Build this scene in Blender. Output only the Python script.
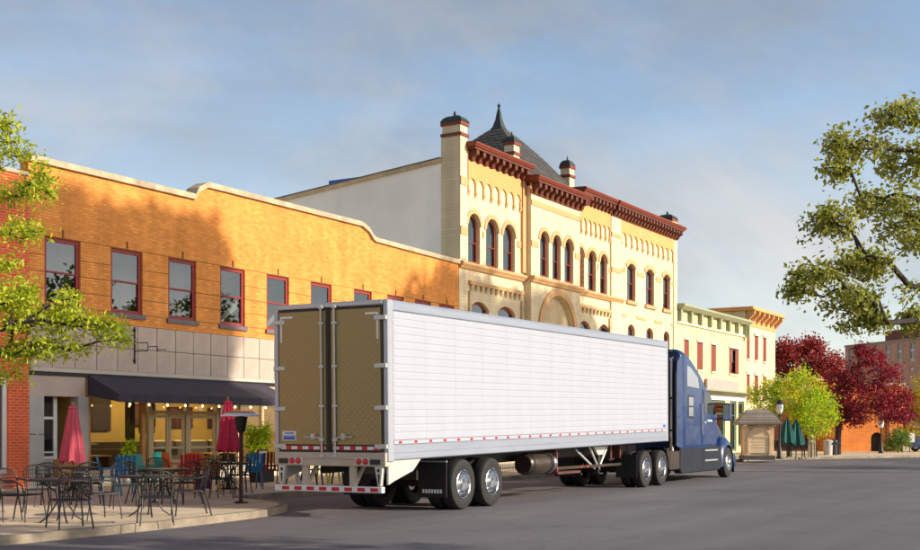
import bpy, bmesh, math, random
import numpy as np
from mathutils import Vector, Matrix

for o in list(bpy.data.objects): bpy.data.objects.remove(o)
SC = bpy.context.scene
COL = SC.collection
R = math.radians

# ------------------------------------------------------------ camera
HEAD = math.atan(715/1200.0)                    # street runs along +X, facades stand at Y = FV
SN, CS = math.sin(HEAD), math.cos(HEAD)
CAMH = 1.64
cam = bpy.data.cameras.new('camera'); camo = bpy.data.objects.new('camera', cam); COL.objects.link(camo)
camo.location = (0, 0, CAMH); camo.rotation_euler = (R(90), 0, HEAD - R(90))
cam.sensor_width = 36; cam.lens = 1200/920*36; cam.shift_y = 155/920
cam.clip_end = 5000; cam.clip_start = .1
SC.camera = camo

# ------------------------------------------------------------ sky, sun, exposure
SUN_EL = R(22); SUN_K = .25; SUN_AZ = math.atan2(SUN_K, -1.0)  # clockwise from +Y
w = bpy.data.worlds.new('World'); SC.world = w; w.use_nodes = True
nt = w.node_tree; nt.nodes.clear()
def N(t, k, **kw):
    n = t.nodes.new(k)
    for a, b in kw.items(): setattr(n, a, b)
    return n
sky = N(nt, 'ShaderNodeTexSky'); sky.sky_type = 'NISHITA'; sky.sun_disc = False
sky.sun_elevation = SUN_EL; sky.sun_rotation = SUN_AZ
sky.air_density = 1.0; sky.dust_density = 1.2; sky.ozone_density = 1.6
tc = N(nt, 'ShaderNodeTexCoord')
mp = N(nt, 'ShaderNodeMapping'); mp.inputs['Scale'].default_value = (1.0, 1.0, 3.2)
mp.inputs['Rotation'].default_value = (.25, .15, .9)
nz = N(nt, 'ShaderNodeTexNoise'); nz.inputs['Scale'].default_value = 1.9; nz.inputs['Detail'].default_value = 7
nz.inputs['Roughness'].default_value = .55; nz.inputs['Distortion'].default_value = .35
cr = N(nt, 'ShaderNodeValToRGB'); cr.color_ramp.elements[0].position = .36; cr.color_ramp.elements[1].position = .66
mx = N(nt, 'ShaderNodeMix', data_type='RGBA'); mx.blend_type = 'MIX'
bw = N(nt, 'ShaderNodeRGBToBW')
cm = N(nt, 'ShaderNodeMix', data_type='RGBA'); cm.blend_type = 'MULTIPLY'; cm.inputs['Factor'].default_value = 1
cm.inputs['B'].default_value = (.68, .675, .675, 1)
mul = N(nt, 'ShaderNodeMath', operation='MULTIPLY'); mul.inputs[1].default_value = .92
bg = N(nt, 'ShaderNodeBackground'); bg.inputs['Strength'].default_value = .15
wo = N(nt, 'ShaderNodeOutputWorld')
L = nt.links.new
L(tc.outputs['Generated'], mp.inputs['Vector']); L(mp.outputs[0], nz.inputs['Vector']); L(nz.outputs['Fac'], cr.inputs['Fac'])
L(sky.outputs[0], bw.inputs[0]); L(bw.outputs[0], cm.inputs['A'])
L(cr.outputs['Color'], mul.inputs[0]); L(mul.outputs[0], mx.inputs['Factor'])
L(sky.outputs[0], mx.inputs['A']); L(cm.outputs['Result'], mx.inputs['B'])
mp2 = N(nt, 'ShaderNodeMapping'); mp2.inputs['Scale'].default_value = (.8, 2.2, 2.6); mp2.inputs['Rotation'].default_value = (.5, -.3, .5)
nz2 = N(nt, 'ShaderNodeTexNoise'); nz2.inputs['Scale'].default_value = 1.5; nz2.inputs['Detail'].default_value = 8; nz2.inputs['Roughness'].default_value = .6; nz2.inputs['Distortion'].default_value = .5
cr2 = N(nt, 'ShaderNodeValToRGB'); cr2.color_ramp.elements[0].position = .44; cr2.color_ramp.elements[1].position = .72; cr2.color_ramp.elements[1].color = (.85, .85, .85, 1)
cm2 = N(nt, 'ShaderNodeMix', data_type='RGBA'); cm2.blend_type = 'MULTIPLY'; cm2.inputs['Factor'].default_value = 1; cm2.inputs['B'].default_value = (1.22, 1.19, 1.16, 1)
mx2 = N(nt, 'ShaderNodeMix', data_type='RGBA')
L(tc.outputs['Generated'], mp2.inputs['Vector']); L(mp2.outputs[0], nz2.inputs['Vector']); L(nz2.outputs['Fac'], cr2.inputs['Fac']); L(bw.outputs[0], cm2.inputs['A'])
L(cr2.outputs['Color'], mx2.inputs['Factor']); L(mx.outputs['Result'], mx2.inputs['A']); L(cm2.outputs['Result'], mx2.inputs['B'])
L(mx2.outputs['Result'], bg.inputs['Color']); L(bg.outputs[0], wo.inputs['Surface'])

sl = bpy.data.lights.new('sun', 'SUN'); sl.energy = 4.4; sl.angle = R(.8); sl.color = (1.0, .89, .72)
so = bpy.data.objects.new('sun', sl); COL.objects.link(so)
SD = Vector((math.sin(SUN_AZ)*math.cos(SUN_EL), math.cos(SUN_AZ)*math.cos(SUN_EL), math.sin(SUN_EL)))
so.rotation_euler = (-SD).to_track_quat('-Z', 'Y').to_euler(); so.location = (0, -30, 60)
vs = SC.view_settings; vs.view_transform = 'Standard'; vs.look = 'None'; vs.exposure = 0.52; vs.gamma = 1
SC.render.engine = 'CYCLES'

# ------------------------------------------------------------ pixel helpers (used only to place things in the world)
def ray(px):
    a = (px-460)/1200.0
    return (SN*a+CS, -CS*a+SN)
def gp(px, py, z=0.0):
    t = (CAMH-z)*1200/(py-430); u, v = ray(px); return Vector((u*t, v*t, z))
def dp(px, t, z=0.0):
    u, v = ray(px); return Vector((u*t, v*t, z))

# ------------------------------------------------------------ materials
MT = {}
def newmat(name):
    m = bpy.data.materials.new(name); m.use_nodes = True
    t = m.node_tree; b = t.nodes['Principled BSDF']; MT[name] = m
    return m, t, b
def rgb(c): return (c[0], c[1], c[2], 1)
def mat(name, col, rough=.75, var=.12, scale=3.0, bump=0.0, metal=0.0, spec=.4, coat=0.0, detail=6, streak=None, emit=None):
    m, t, b = newmat(name)
    b.inputs['Roughness'].default_value = rough; b.inputs['Metallic'].default_value = metal
    b.inputs['Specular IOR Level'].default_value = spec; b.inputs['Coat Weight'].default_value = coat
    b.inputs['Coat Roughness'].default_value = .05
    b.inputs['Base Color'].default_value = rgb(col)
    if var > 0 or bump > 0:
        tc = N(t, 'ShaderNodeTexCoord'); nz = N(t, 'ShaderNodeTexNoise')
        nz.inputs['Scale'].default_value = scale; nz.inputs['Detail'].default_value = detail; nz.inputs['Roughness'].default_value = .65
        src = tc.outputs['Object']
        if streak:
            mp = N(t, 'ShaderNodeMapping'); mp.inputs['Scale'].default_value = streak; t.links.new(src, mp.inputs[0]); src = mp.outputs[0]
        t.links.new(src, nz.inputs['Vector'])
        cr = N(t, 'ShaderNodeValToRGB'); e = cr.color_ramp.elements
        e[0].position = .3; e[1].position = .72
        e[0].color = rgb([max(0, c*(1-var)) for c in col]); e[1].color = rgb([min(1, c*(1+var)) for c in col])
        t.links.new(nz.outputs['Fac'], cr.inputs['Fac']); t.links.new(cr.outputs['Color'], b.inputs['Base Color'])
        if bump > 0:
            n2 = N(t, 'ShaderNodeTexNoise'); n2.inputs['Scale'].default_value = scale*14; n2.inputs['Detail'].default_value = 4
            t.links.new(tc.outputs['Object'], n2.inputs['Vector'])
            bp = N(t, 'ShaderNodeBump'); bp.inputs['Strength'].default_value = bump; bp.inputs['Distance'].default_value = .02
            t.links.new(n2.outputs['Fac'], bp.inputs['Height']); t.links.new(bp.outputs[0], b.inputs['Normal'])
    if emit:
        b.inputs['Emission Color'].default_value = rgb(emit[0]); b.inputs['Emission Strength'].default_value = emit[1]
    return m
def brick(name, c1, c2, mortar, axis='x', bw=.22, rh=.075, ms=.010, var=.25, patch=.15):
    m, t, b = newmat(name); b.inputs['Roughness'].default_value = .85; b.inputs['Specular IOR Level'].default_value = .25
    tc = N(t, 'ShaderNodeTexCoord'); sp = N(t, 'ShaderNodeSeparateXYZ'); cb = N(t, 'ShaderNodeCombineXYZ')
    t.links.new(tc.outputs['Object'], sp.inputs[0])
    t.links.new(sp.outputs['Y' if axis == 'y' else 'X'], cb.inputs['X']); t.links.new(sp.outputs['Y' if axis == 'xy' else 'Z'], cb.inputs['Y'])
    br = N(t, 'ShaderNodeTexBrick'); br.inputs['Scale'].default_value = 1; br.inputs['Brick Width'].default_value = bw
    br.inputs['Row Height'].default_value = rh; br.inputs['Mortar Size'].default_value = ms; br.inputs['Mortar Smooth'].default_value = .3
    br.inputs['Color1'].default_value = rgb(c1); br.inputs['Color2'].default_value = rgb(c2); br.inputs['Mortar'].default_value = rgb(mortar)
    br.inputs['Bias'].default_value = 0
    t.links.new(cb.outputs[0], br.inputs['Vector'])
    nz = N(t, 'ShaderNodeTexNoise'); nz.inputs['Scale'].default_value = .9; nz.inputs['Detail'].default_value = 8; nz.inputs['Roughness'].default_value = .7
    t.links.new(tc.outputs['Object'], nz.inputs['Vector'])
    mr = N(t, 'ShaderNodeMapRange'); mr.inputs['From Min'].default_value = .3; mr.inputs['From Max'].default_value = .7
    mr.inputs['To Min'].default_value = 1-patch; mr.inputs['To Max'].default_value = 1+patch
    t.links.new(nz.outputs['Fac'], mr.inputs['Value'])
    mp = N(t, 'ShaderNodeMapping'); mp.inputs['Scale'].default_value = (2.2, 2.2, .16); t.links.new(tc.outputs['Object'], mp.inputs[0])
    n3 = N(t, 'ShaderNodeTexNoise'); n3.inputs['Scale'].default_value = 1; n3.inputs['Detail'].default_value = 5; t.links.new(mp.outputs[0], n3.inputs['Vector'])
    m3 = N(t, 'ShaderNodeMapRange'); m3.inputs['From Min'].default_value = .35; m3.inputs['From Max'].default_value = .6; m3.inputs['To Min'].default_value = .86; m3.inputs['To Max'].default_value = 1.02
    t.links.new(n3.outputs['Fac'], m3.inputs['Value']); mq = N(t, 'ShaderNodeMath', operation='MULTIPLY'); t.links.new(mr.outputs[0], mq.inputs[0]); t.links.new(m3.outputs[0], mq.inputs[1])
    mm = N(t, 'ShaderNodeVectorMath', operation='SCALE'); t.links.new(br.outputs['Color'], mm.inputs[0]); t.links.new(mq.outputs[0], mm.inputs['Scale'])
    t.links.new(mm.outputs[0], b.inputs['Base Color'])
    bp = N(t, 'ShaderNodeBump'); bp.inputs['Strength'].default_value = .6; bp.inputs['Distance'].default_value = .01; bp.invert = True
    t.links.new(br.outputs['Fac'], bp.inputs['Height']); t.links.new(bp.outputs[0], b.inputs['Normal'])
    return m
def glass(name, tint=(.8, .82, .8), refl=.35, rough=.01):
    m, t, b = newmat(name); t.nodes.remove(b); out = t.nodes['Material Output']
    tr = N(t, 'ShaderNodeBsdfTransparent'); tr.inputs[0].default_value = rgb(tint)
    gl = N(t, 'ShaderNodeBsdfGlossy'); gl.inputs['Roughness'].default_value = rough; gl.inputs['Color'].default_value = (.95, .97, 1, 1)
    # Schlick reflectance, the same from both faces of the sheet
    fr = N(t, 'ShaderNodeLayerWeight'); fr.inputs['Blend'].default_value = .5
    pw = N(t, 'ShaderNodeMath', operation='POWER'); pw.inputs[1].default_value = 5
    ad = N(t, 'ShaderNodeMath', operation='MULTIPLY_ADD'); ad.inputs[1].default_value = .9; ad.inputs[2].default_value = refl+.02; ad.use_clamp = True
    mx = N(t, 'ShaderNodeMixShader')
    t.links.new(fr.outputs['Facing'], pw.inputs[0]); t.links.new(pw.outputs[0], ad.inputs[0]); t.links.new(ad.outputs[0], mx.inputs[0]); t.links.new(tr.outputs[0], mx.inputs[1]); t.links.new(gl.outputs[0], mx.inputs[2])
    t.links.new(mx.outputs[0], out.inputs['Surface'])
    return m
def leafmat(name, a, b2, trans=.35, c3=None):
    m, t, b = newmat(name); out = t.nodes['Material Output']
    at = N(t, 'ShaderNodeAttribute'); at.attribute_name = 'tint'
    cr = N(t, 'ShaderNodeValToRGB'); cr.color_ramp.elements[0].color = rgb(a); cr.color_ramp.elements[1].color = rgb(b2)
    if c3:
        e = cr.color_ramp.elements.new(.5); e.color = rgb(c3)
    t.links.new(at.outputs['Fac'], cr.inputs['Fac']); t.links.new(cr.outputs['Color'], b.inputs['Base Color'])
    b.inputs['Roughness'].default_value = .5; b.inputs['Specular IOR Level'].default_value = .3
    tl = N(t, 'ShaderNodeBsdfTranslucent'); t.links.new(cr.outputs['Color'], tl.inputs['Color'])
    mx = N(t, 'ShaderNodeMixShader'); mx.inputs[0].default_value = trans
    t.links.new(b.outputs[0], mx.inputs[1]); t.links.new(tl.outputs[0], mx.inputs[2]); t.links.new(mx.outputs[0], out.inputs['Surface'])
    return m

# ------------------------------------------------------------ mesh builder
class MB:
    def __init__(s): s.v = []; s.f = []
    def add(s, vs, fs):
        k = len(s.v); s.v += [tuple(p) for p in vs]; s.f += [tuple(i+k for i in f) for f in fs]; return s
    def poly(s, *pts): return s.add(pts, [tuple(range(len(pts)))])
    def box(s, x0, x1, y0, y1, z0, z1):
        x0, x1 = min(x0, x1), max(x0, x1); y0, y1 = min(y0, y1), max(y0, y1); z0, z1 = min(z0, z1), max(z0, z1)
        v = [(x0,y0,z0),(x1,y0,z0),(x1,y1,z0),(x0,y1,z0),(x0,y0,z1),(x1,y0,z1),(x1,y1,z1),(x0,y1,z1)]
        return s.add(v, [(0,3,2,1),(4,5,6,7),(0,1,5,4),(1,2,6,5),(2,3,7,6),(3,0,4,7)])
    def prism(s, pts, a0, a1, axis='y'):
        # pts: 2D polygon; axis y -> (x,z) polygon pushed along y ; x -> (y,z) ; z -> (x,y)
        n = len(pts)
        def P(p, a):
            return (p[0], a, p[1]) if axis == 'y' else ((a, p[0], p[1]) if axis == 'x' else (p[0], p[1], a))
        v = [P(p, a0) for p in pts]+[P(p, a1) for p in pts]
        f = [tuple(range(n)), tuple(range(2*n-1, n-1, -1))]+[(i, (i+1) % n+0, (i+1) % n+n, i+n) for i in range(n)]
        return s.add(v, f)
    def tube(s, pts, rad, n=6, cap=True):
        pts = [Vector(p) for p in pts]; m = len(pts)
        if not hasattr(rad, '__len__'): rad = [rad]*m
        vs = []; up = Vector((0, 0, 1)); last = None
        for i, p in enumerate(pts):
            d = (pts[min(i+1, m-1)]-pts[max(i-1, 0)])
            d = d.normalized() if d.length > 1e-9 else Vector((0, 0, 1))
            if last is None:
                a = d.cross(up) if abs(d.z) < .95 else d.cross(Vector((1, 0, 0)))
            else:
                a = last-d*last.dot(d)
                if a.length < 1e-6: a = d.cross(Vector((1, 0, 0)))
            a.normalize(); last = a; b = d.cross(a)
            for k in range(n):
                t = 2*math.pi*k/n; vs.append(p+(a*math.cos(t)+b*math.sin(t))*rad[i])
        fs = []
        for i in range(m-1):
            for k in range(n):
                k2 = (k+1) % n; fs.append((i*n+k, i*n+k2, (i+1)*n+k2, (i+1)*n+k))
        if cap: fs += [tuple(range(n-1, -1, -1)), tuple(range((m-1)*n, m*n))]
        return s.add(vs, fs)
    def lathe(s, prof, n=16, c=(0, 0, 0), axis='z', a0=0, a1=2*math.pi, closed=True):
        vs = []; m = len(prof); k = n if closed else n+1
        for j in range(k):
            t = a0+(a1-a0)*j/n; ct, st = math.cos(t), math.sin(t)
            for (r, h) in prof:
                if axis == 'z': p = (c[0]+r*ct, c[1]+r*st, c[2]+h)
                elif axis == 'y': p = (c[0]+r*ct, c[1]+h, c[2]+r*st)
                else: p = (c[0]+h, c[1]+r*ct, c[2]+r*st)
                vs.append(p)
        fs = []
        for j in range(n):
            j2 = (j+1) % k
            for i in range(m-1): fs.append((j*m+i, j2*m+i, j2*m+i+1, j*m+i+1))
        return s.add(vs, fs)
    def loft(s, rings, cap=True):
        n = len(rings[0]); vs = [p for r in rings for p in r]; fs = []
        for i in range(len(rings)-1):
            for k in range(n):
                k2 = (k+1) % n; fs.append((i*n+k, i*n+k2, (i+1)*n+k2, (i+1)*n+k))
        if cap: fs += [tuple(range(n-1, -1, -1)), tuple(range((len(rings)-1)*n, len(rings)*n))]
        return s.add(vs, fs)
    def mesh(s, name, m=None, smooth=False, bevel=0, seg=1, fix=True):
        me = bpy.data.meshes.new(name); me.from_pydata(s.v, [], s.f)
        if bevel > 0 or fix:
            bm = bmesh.new(); bm.from_mesh(me)
            if bevel > 0:
                bmesh.ops.remove_doubles(bm, verts=bm.verts, dist=1e-5)
            bmesh.ops.recalc_face_normals(bm, faces=bm.faces)
            if bevel > 0:
                es = [e for e in bm.edges if len(e.link_faces) == 2 and e.calc_face_angle(0) > R(35)]
                bmesh.ops.bevel(bm, geom=es, offset=bevel, segments=seg, affect='EDGES', profile=.5, clamp_overlap=True)
            bm.to_mesh(me); bm.free()
        if smooth:
            me.polygons.foreach_set('use_smooth', [True]*len(me.polygons))
            try: me.set_sharp_from_angle(angle=R(40))
            except Exception: pass
        if m: me.materials.append(MT[m])
        return me
    def build(s, name, m, parent=None, loc=None, smooth=False, bevel=0, seg=1, fix=True):
        return put(name, s.mesh(name, m, smooth, bevel, seg, fix), parent, loc)
def put(name, me, parent=None, loc=None, rot=None):
    o = bpy.data.objects.new(name, me); COL.objects.link(o)
    if parent is not None: o.parent = parent
    if loc is not None: o.location = loc
    if rot is not None: o.rotation_euler = rot
    return o
def tag(o, label=None, cat=None, group=None, kind=None):
    if label: o['label'] = label
    if cat: o['category'] = cat
    if group: o['group'] = group
    if kind: o['kind'] = kind
    return o
def thing(name, label, cat, loc=(0, 0, 0), rz=0, group=None):
    o = bpy.data.objects.new(name, None); COL.objects.link(o); o.location = loc; o.rotation_euler = (0, 0, rz)
    o.empty_display_size = .2
    return tag(o, label, cat, group)
def dup(root, loc, rz, label=None, group=None):
    def cp(o, par):
        c = o.copy(); COL.objects.link(c); c.parent = par
        for ch in o.children: cp(ch, c)
        return c
    kids = list(root.children)
    r = root.copy(); COL.objects.link(r); r.location = loc; r.rotation_euler = (0, 0, rz)
    for ch in kids: cp(ch, r)
    if label: r['label'] = label
    if group: r['group'] = group
    return r
class BLD:
    """a building: Empty at its base; parts modelled in world coordinates"""
    def __init__(s, name, label, cat, loc):
        s.root = thing(name, label, cat, loc); s.off = -Vector(loc)
    def part(s, name, mb, m, smooth=False, bevel=0, parent=None, fix=True):
        return mb.build(name, m, parent or s.root, (0, 0, 0) if parent else s.off, smooth, bevel, fix=fix)
    def place(s, name, me, loc, rz=0, parent=None):
        return put(name, me, parent or s.root, Vector(loc) if parent else Vector(loc)+s.off, (0, 0, rz))

def arcpts(a, b, zt, rise, n=10):
    """points of the arch head from left spring to right spring; top at zt"""
    wd = b-a; rise = max(rise, 1e-4); rad = (wd*wd/4+rise*rise)/(2*rise); cz = zt-rad; cx = (a+b)/2
    h = math.asin(min(1, wd/2/rad)); 
    if rise > wd/2: h = math.pi-h
    return [(cx+rad*math.sin(-h+2*h*i/n), cz+rad*math.cos(-h+2*h*i/n)) for i in range(n+1)]
def facade(mb, u0, u1, z0, z1, V, ops, depth):
    """front skin at y=V (facing -Y) with openings (a,b,c,d,rise) and reveals going back"""
    us = sorted(set([u0, u1]+[x for o in ops for x in o[:2] if u0 < x < u1])); zs = sorted(set([z0, z1]+[x for o in ops for x in o[2:4] if z0 < x < z1]))
    for i in range(len(us)-1):
        for j in range(len(zs)-1):
            cx, cz = (us[i]+us[i+1])/2, (zs[j]+zs[j+1])/2
            if any(o[0] < cx < o[1] and o[2] < cz < o[3] for o in ops): continue
            mb.poly((us[i], V, zs[j]), (us[i+1], V, zs[j]), (us[i+1], V, zs[j+1]), (us[i], V, zs[j+1]))
    B = V+depth
    for o in ops:
        a, b, c, d = o[:4]; rise = o[4] if len(o) > 4 else 0; sp = d-rise
        mb.poly((a, V, c), (a, V, sp), (a, B, sp), (a, B, c)); mb.poly((b, V, c), (b, B, c), (b, B, sp), (b, V, sp))
        if c > z0+1e-6: mb.poly((a, V, c), (a, B, c), (b, B, c), (b, V, c))
        if rise <= 0 and d > z1-1e-6: pass
        elif rise <= 0: mb.poly((a, V, d), (b, V, d), (b, B, d), (a, B, d))
        else:
            P = arcpts(a, b, d, rise)
            for (p, q) in zip(P[:-1], P[1:]):
                mb.poly((p[0], V, p[1]), (q[0], V, q[1]), (q[0], V, d), (p[0], V, d))
                mb.poly((p[0], V, p[1]), (p[0], B, p[1]), (q[0], B, q[1]), (q[0], V, q[1]))
    return mb
def window(bl, a, b, c, d, V, rise=0, fw=.09, fm='red_paint', pm='pane', rail=.5, dep=.08, sill=None, sash=.04, mull=0, name='window'):
    """double-hung window: frame part with pane and sill sub-parts; front of the frame at y=V"""
    mb = MB(); sp = d-rise
    mb.box(a, a+fw, V, V+dep, c, sp); mb.box(b-fw, b, V, V+dep, c, sp); mb.box(a+fw, b-fw, V, V+dep, c, c+fw)
    if rise <= 0: mb.box(a+fw, b-fw, V, V+dep, d-fw, d)
    else:
        P = arcpts(a, b, d, rise); Q = arcpts(a+fw, b-fw, d-fw, max(.01, rise-fw*.6))
        for i in range(len(P)-1): mb.prism([P[i], P[i+1], Q[i+1], Q[i]], V, V+dep)
    m = c+(d-c)*rail
    if rail: mb.box(a+fw, b-fw, V+.015, V+dep-.01, m-sash/2, m+sash/2)
    for k in range(mull):
        x = a+fw+(b-a-2*fw)*(k+1)/(mull+1); mb.box(x-.015, x+.015, V+.02, V+dep-.02, c+fw, d-fw)
    f = bl.part(name, mb, fm)
    y = V+dep*.6
    lo = MB().box(a+fw, b-fw, y, y+.008, c+fw, m-sash/2 if rail else d-fw)
    bl.part('pane', lo, pm, parent=f)
    if rail:
        up = MB(); zt = d-fw
        if rise > 0:
            Q = arcpts(a+fw, b-fw, d-fw, max(.01, rise-fw*.6)); up.prism([(a+fw, m+sash/2)]+Q+[(b-fw, m+sash/2)], y-.02, y-.012)
        else: up.box(a+fw, b-fw, y-.02, y-.012, m+sash/2, zt)
        bl.part('pane', up, pm, parent=f)
    if sill:
        bl.part('sill', MB().box(a-.07, b+.07, sill[1], V+.05, c-sill[0], c-.002), sill[2], parent=f)
    return f

# ------------------------------------------------------------ material list
def asphalt():
    m, t, b = newmat('asphalt'); b.inputs['Roughness'].default_value = .8; b.inputs['Specular IOR Level'].default_value = .3
    tc = N(t, 'ShaderNodeTexCoord'); lk = t.links.new
    def noise(sc, det, stretch=None, dist=0):
        n = N(t, 'ShaderNodeTexNoise'); n.inputs['Scale'].default_value = sc; n.inputs['Detail'].default_value = det; n.inputs['Roughness'].default_value = .65; n.inputs['Distortion'].default_value = dist
        src = tc.outputs['Object']
        if stretch:
            mp = N(t, 'ShaderNodeMapping'); mp.inputs['Scale'].default_value = stretch; lk(src, mp.inputs[0]); src = mp.outputs[0]
        lk(src, n.inputs['Vector']); return n.outputs['Fac']
    def ramp(f, a, b_, lo, hi):
        r = N(t, 'ShaderNodeMapRange'); r.inputs['From Min'].default_value = a; r.inputs['From Max'].default_value = b_; r.inputs['To Min'].default_value = lo; r.inputs['To Max'].default_value = hi; lk(f, r.inputs['Value']); return r.outputs[0]
    fs = [ramp(noise(.30, 5), .3, .7, .86, 1.14), ramp(noise(1.0, 4, (.05, .75, 1)), .35, .7, .84, 1.10), ramp(noise(60, 3), .3, .7, .80, 1.2), ramp(noise(.9, 6, None, .8), .60, .72, 1.0, .84)]
    vo = N(t, 'ShaderNodeTexVoronoi'); vo.feature = 'DISTANCE_TO_EDGE'; vo.inputs['Scale'].default_value = .22
    nd = N(t, 'ShaderNodeTexNoise'); nd.inputs['Scale'].default_value = .9; nd.inputs['Detail'].default_value = 6; lk(tc.outputs['Object'], nd.inputs['Vector'])
    ad = N(t, 'ShaderNodeMix', data_type='RGBA'); ad.blend_type = 'LINEAR_LIGHT'; ad.inputs['Factor'].default_value = .9; lk(tc.outputs['Object'], ad.inputs['A']); lk(nd.outputs['Color'], ad.inputs['B']); lk(ad.outputs['Result'], vo.inputs['Vector'])
    fs.append(ramp(vo.outputs['Distance'], 0, .010, .80, 1.0))
    cur = fs[0]
    for f in fs[1:]:
        mm = N(t, 'ShaderNodeMath', operation='MULTIPLY'); lk(cur, mm.inputs[0]); lk(f, mm.inputs[1]); cur = mm.outputs[0]
    vm = N(t, 'ShaderNodeVectorMath', operation='SCALE'); vm.inputs[0].default_value = (.138, .130, .143); lk(cur, vm.inputs['Scale']); lk(vm.outputs[0], b.inputs['Base Color'])
    bp = N(t, 'ShaderNodeBump'); bp.inputs['Strength'].default_value = .5; bp.inputs['Distance'].default_value = .01; lk(noise(90, 3), bp.inputs['Height']); lk(bp.outputs[0], b.inputs['Normal'])
asphalt()
mat('earth', (.10, .10, .06), .95, .2, .2)
brick('concrete', (.60, .50, .36), (.55, .455, .33), (.40, .33, .24), axis='xy', bw=1.5, rh=1.5, ms=.012, patch=.22)
mat('kerb', (.24, .195, .145), .9, .45, 1.4, .5)
brick('yellow_brick', (.86, .34, .075), (.72, .245, .045), (.56, .25, .08), patch=.18)
brick('yellow_brick_side', (.86, .34, .075), (.72, .245, .045), (.56, .25, .08), patch=.18, axis='y')
brick('red_brick', (.80, .11, .028), (.70, .085, .024), (.70, .32, .18), ms=.011)
brick('orange_brick', (.85, .27, .055), (.74, .21, .045), (.7, .32, .15), bw=.4, rh=.15)
brick('hotel_brick', (.85, .40, .25), (.76, .34, .21), (.7, .42, .3), bw=.6, rh=.2)
mat('groove', (.22, .10, .035), .9, .1)
mat('coping', (.46, .36, .24), .85, .3, 2.5, .3)
mat('stone_panel', (.46, .36, .29), .6, .16, 1.3, .1, streak=(1, 1, .6))
mat('stone_trim', (.52, .45, .37), .75, .12, 2, .1)
mat('pier_stone', (.42, .40, .37), .7, .1, 2)
mat('dark_metal', (.018, .017, .018), .45, .1, 4, metal=.2)
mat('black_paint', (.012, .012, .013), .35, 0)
mat('wire_black', (.013, .013, .016), .5, .1, 8)
mat('red_paint', (.26, .022, .02), .5, .18, 5)
mat('red_wood', (.22, .035, .02), .55, .2, 6)
mat('sill_slate', (.16, .13, .14), .7, .15, 3)
mat('dark_sash', (.05, .03, .03), .5, .1, 3)
brick('cream_stucco', (.74, .61, .40), (.69, .56, .36), (.60, .47, .29), bw=.42, rh=.14, ms=.008, patch=.09)
mat('cream_side', (.86, .81, .73), .9, .16, .30, .3, streak=(1, .8, .55), detail=9)
mat('tan_trim', (.58, .34, .155), .85, .12, 1.5, .1)
mat('orange_stucco', (.68, .33, .12), .85, .08, 1.2, .1)
mat('tan_stone', (.55, .42, .24), .8, .25, 1.2, .2)
mat('cornice_red', (.19, .036, .018), .55, .15, 3)
mat('bracket_dark', (.13, .032, .018), .6, .15, 3)
mat('copper_green', (.03, .05, .042), .6, .3, 4)
mat('roof_bounce', (.60, .54, .45), .9, .15, 2, .3)  # pale roof colour chosen to bounce sun onto the cream side wall
mat('slate', (.075, .07, .068), .75, .35, 2.5, .3)
brick('yellow_stucco', (.75, .66, .34), (.71, .61, .31), (.63, .54, .27), bw=.42, rh=.14, ms=.008, patch=.08)
mat('green_trim', (.30, .32, .20), .7, .12, 2)
mat('pale_trim', (.74, .66, .45), .7, .08, 2)
mat('mauve_sign', (.46, .33, .30), .6, .1, 2)
mat('teal_paint', (.10, .20, .19), .5, .1, 2)
mat('awning_cloth', (.048, .042, .058), .85, .12, 1.5)
mat('white_paint', (.72, .70, .66), .5, .06, 3)
mat('cream_metal', (.46, .36, .20), .45, .06, 2)
mat('room_wall', (.60, .43, .14), .8, .1, .8)
mat('room_dark', (.05, .035, .025), .7, .2, 1)
mat('room_floor', (.25, .18, .10), .5, .2, 1)
mat('room_void', (.025, .022, .02), .9, .1, 1)  # near-black colour stands in for the darkness of unlit rooms
mat('picture_red', (.10, .025, .015), .5, .5, 3)
mat('chalkboard', (.015, .016, .017), .6, .3, 5)
mat('chalk', (.5, .5, .48), .9, .2, 5)
mat('umbrella_pink', (.62, .10, .14), .8, .15, 3)
mat('umbrella_red', (.60, .03, .08), .75, .15, 3)
mat('umbrella_teal', (.015, .10, .09), .8, .2, 3)
mat('wood', (.42, .22, .07), .55, .25, 3, streak=(6, 6, 1))
mat('heater_brown', (.05, .022, .018), .4, .2, 3, metal=.4)
mat('heater_hood', (.80, .79, .78), .45, .04, 2)
mat('hood_copper', (.55, .22, .08), .35, .1, 2, metal=.6)
mat('plastic_blue', (.01, .20, .42), .45, .05, 3)
mat('plastic_red', (.55, .02, .03), .45, .05, 3)
mat('plastic_teal', (.01, .33, .25), .45, .05, 3)
mat('plastic_orange', (.70, .16, .02), .45, .05, 3)
mat('plastic_yellow', (.55, .60, .06), .45, .05, 3)
mat('plastic_green', (.08, .55, .10), .45, .05, 3)
mat('purple_cloth', (.13, .03, .25), .8, .2, 5)
mat('pot_white', (.65, .63, .58), .5, .1, 4)
mat('terracotta', (.45, .17, .07), .7, .1, 4)
mat('bark', (.075, .055, .045), .9, .3, 6, .5)
mat('bark_dark', (.035, .026, .024), .9, .3, 6, .5)
mat('bark_pale', (.34, .28, .20), .85, .3, 6, .3)
mat('bark_purple', (.05, .03, .035), .9, .3, 6, .3)
mat('kiosk_stone', (.72, .52, .31), .75, .15, 2, .2)
mat('kiosk_panel', (.78, .60, .38), .75, .12, 2, .15)
mat('kiosk_roof', (.26, .22, .19), .7, .2, 2, .2)
mat('kiosk_base', (.10, .09, .09), .8, .2, 2)
mat('lamp_glass', (.75, .73, .70), .25, .05, 3)
mat('bulb', (1, .6, .2), .4, 0, emit=((1, .45, .12), 14))
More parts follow.
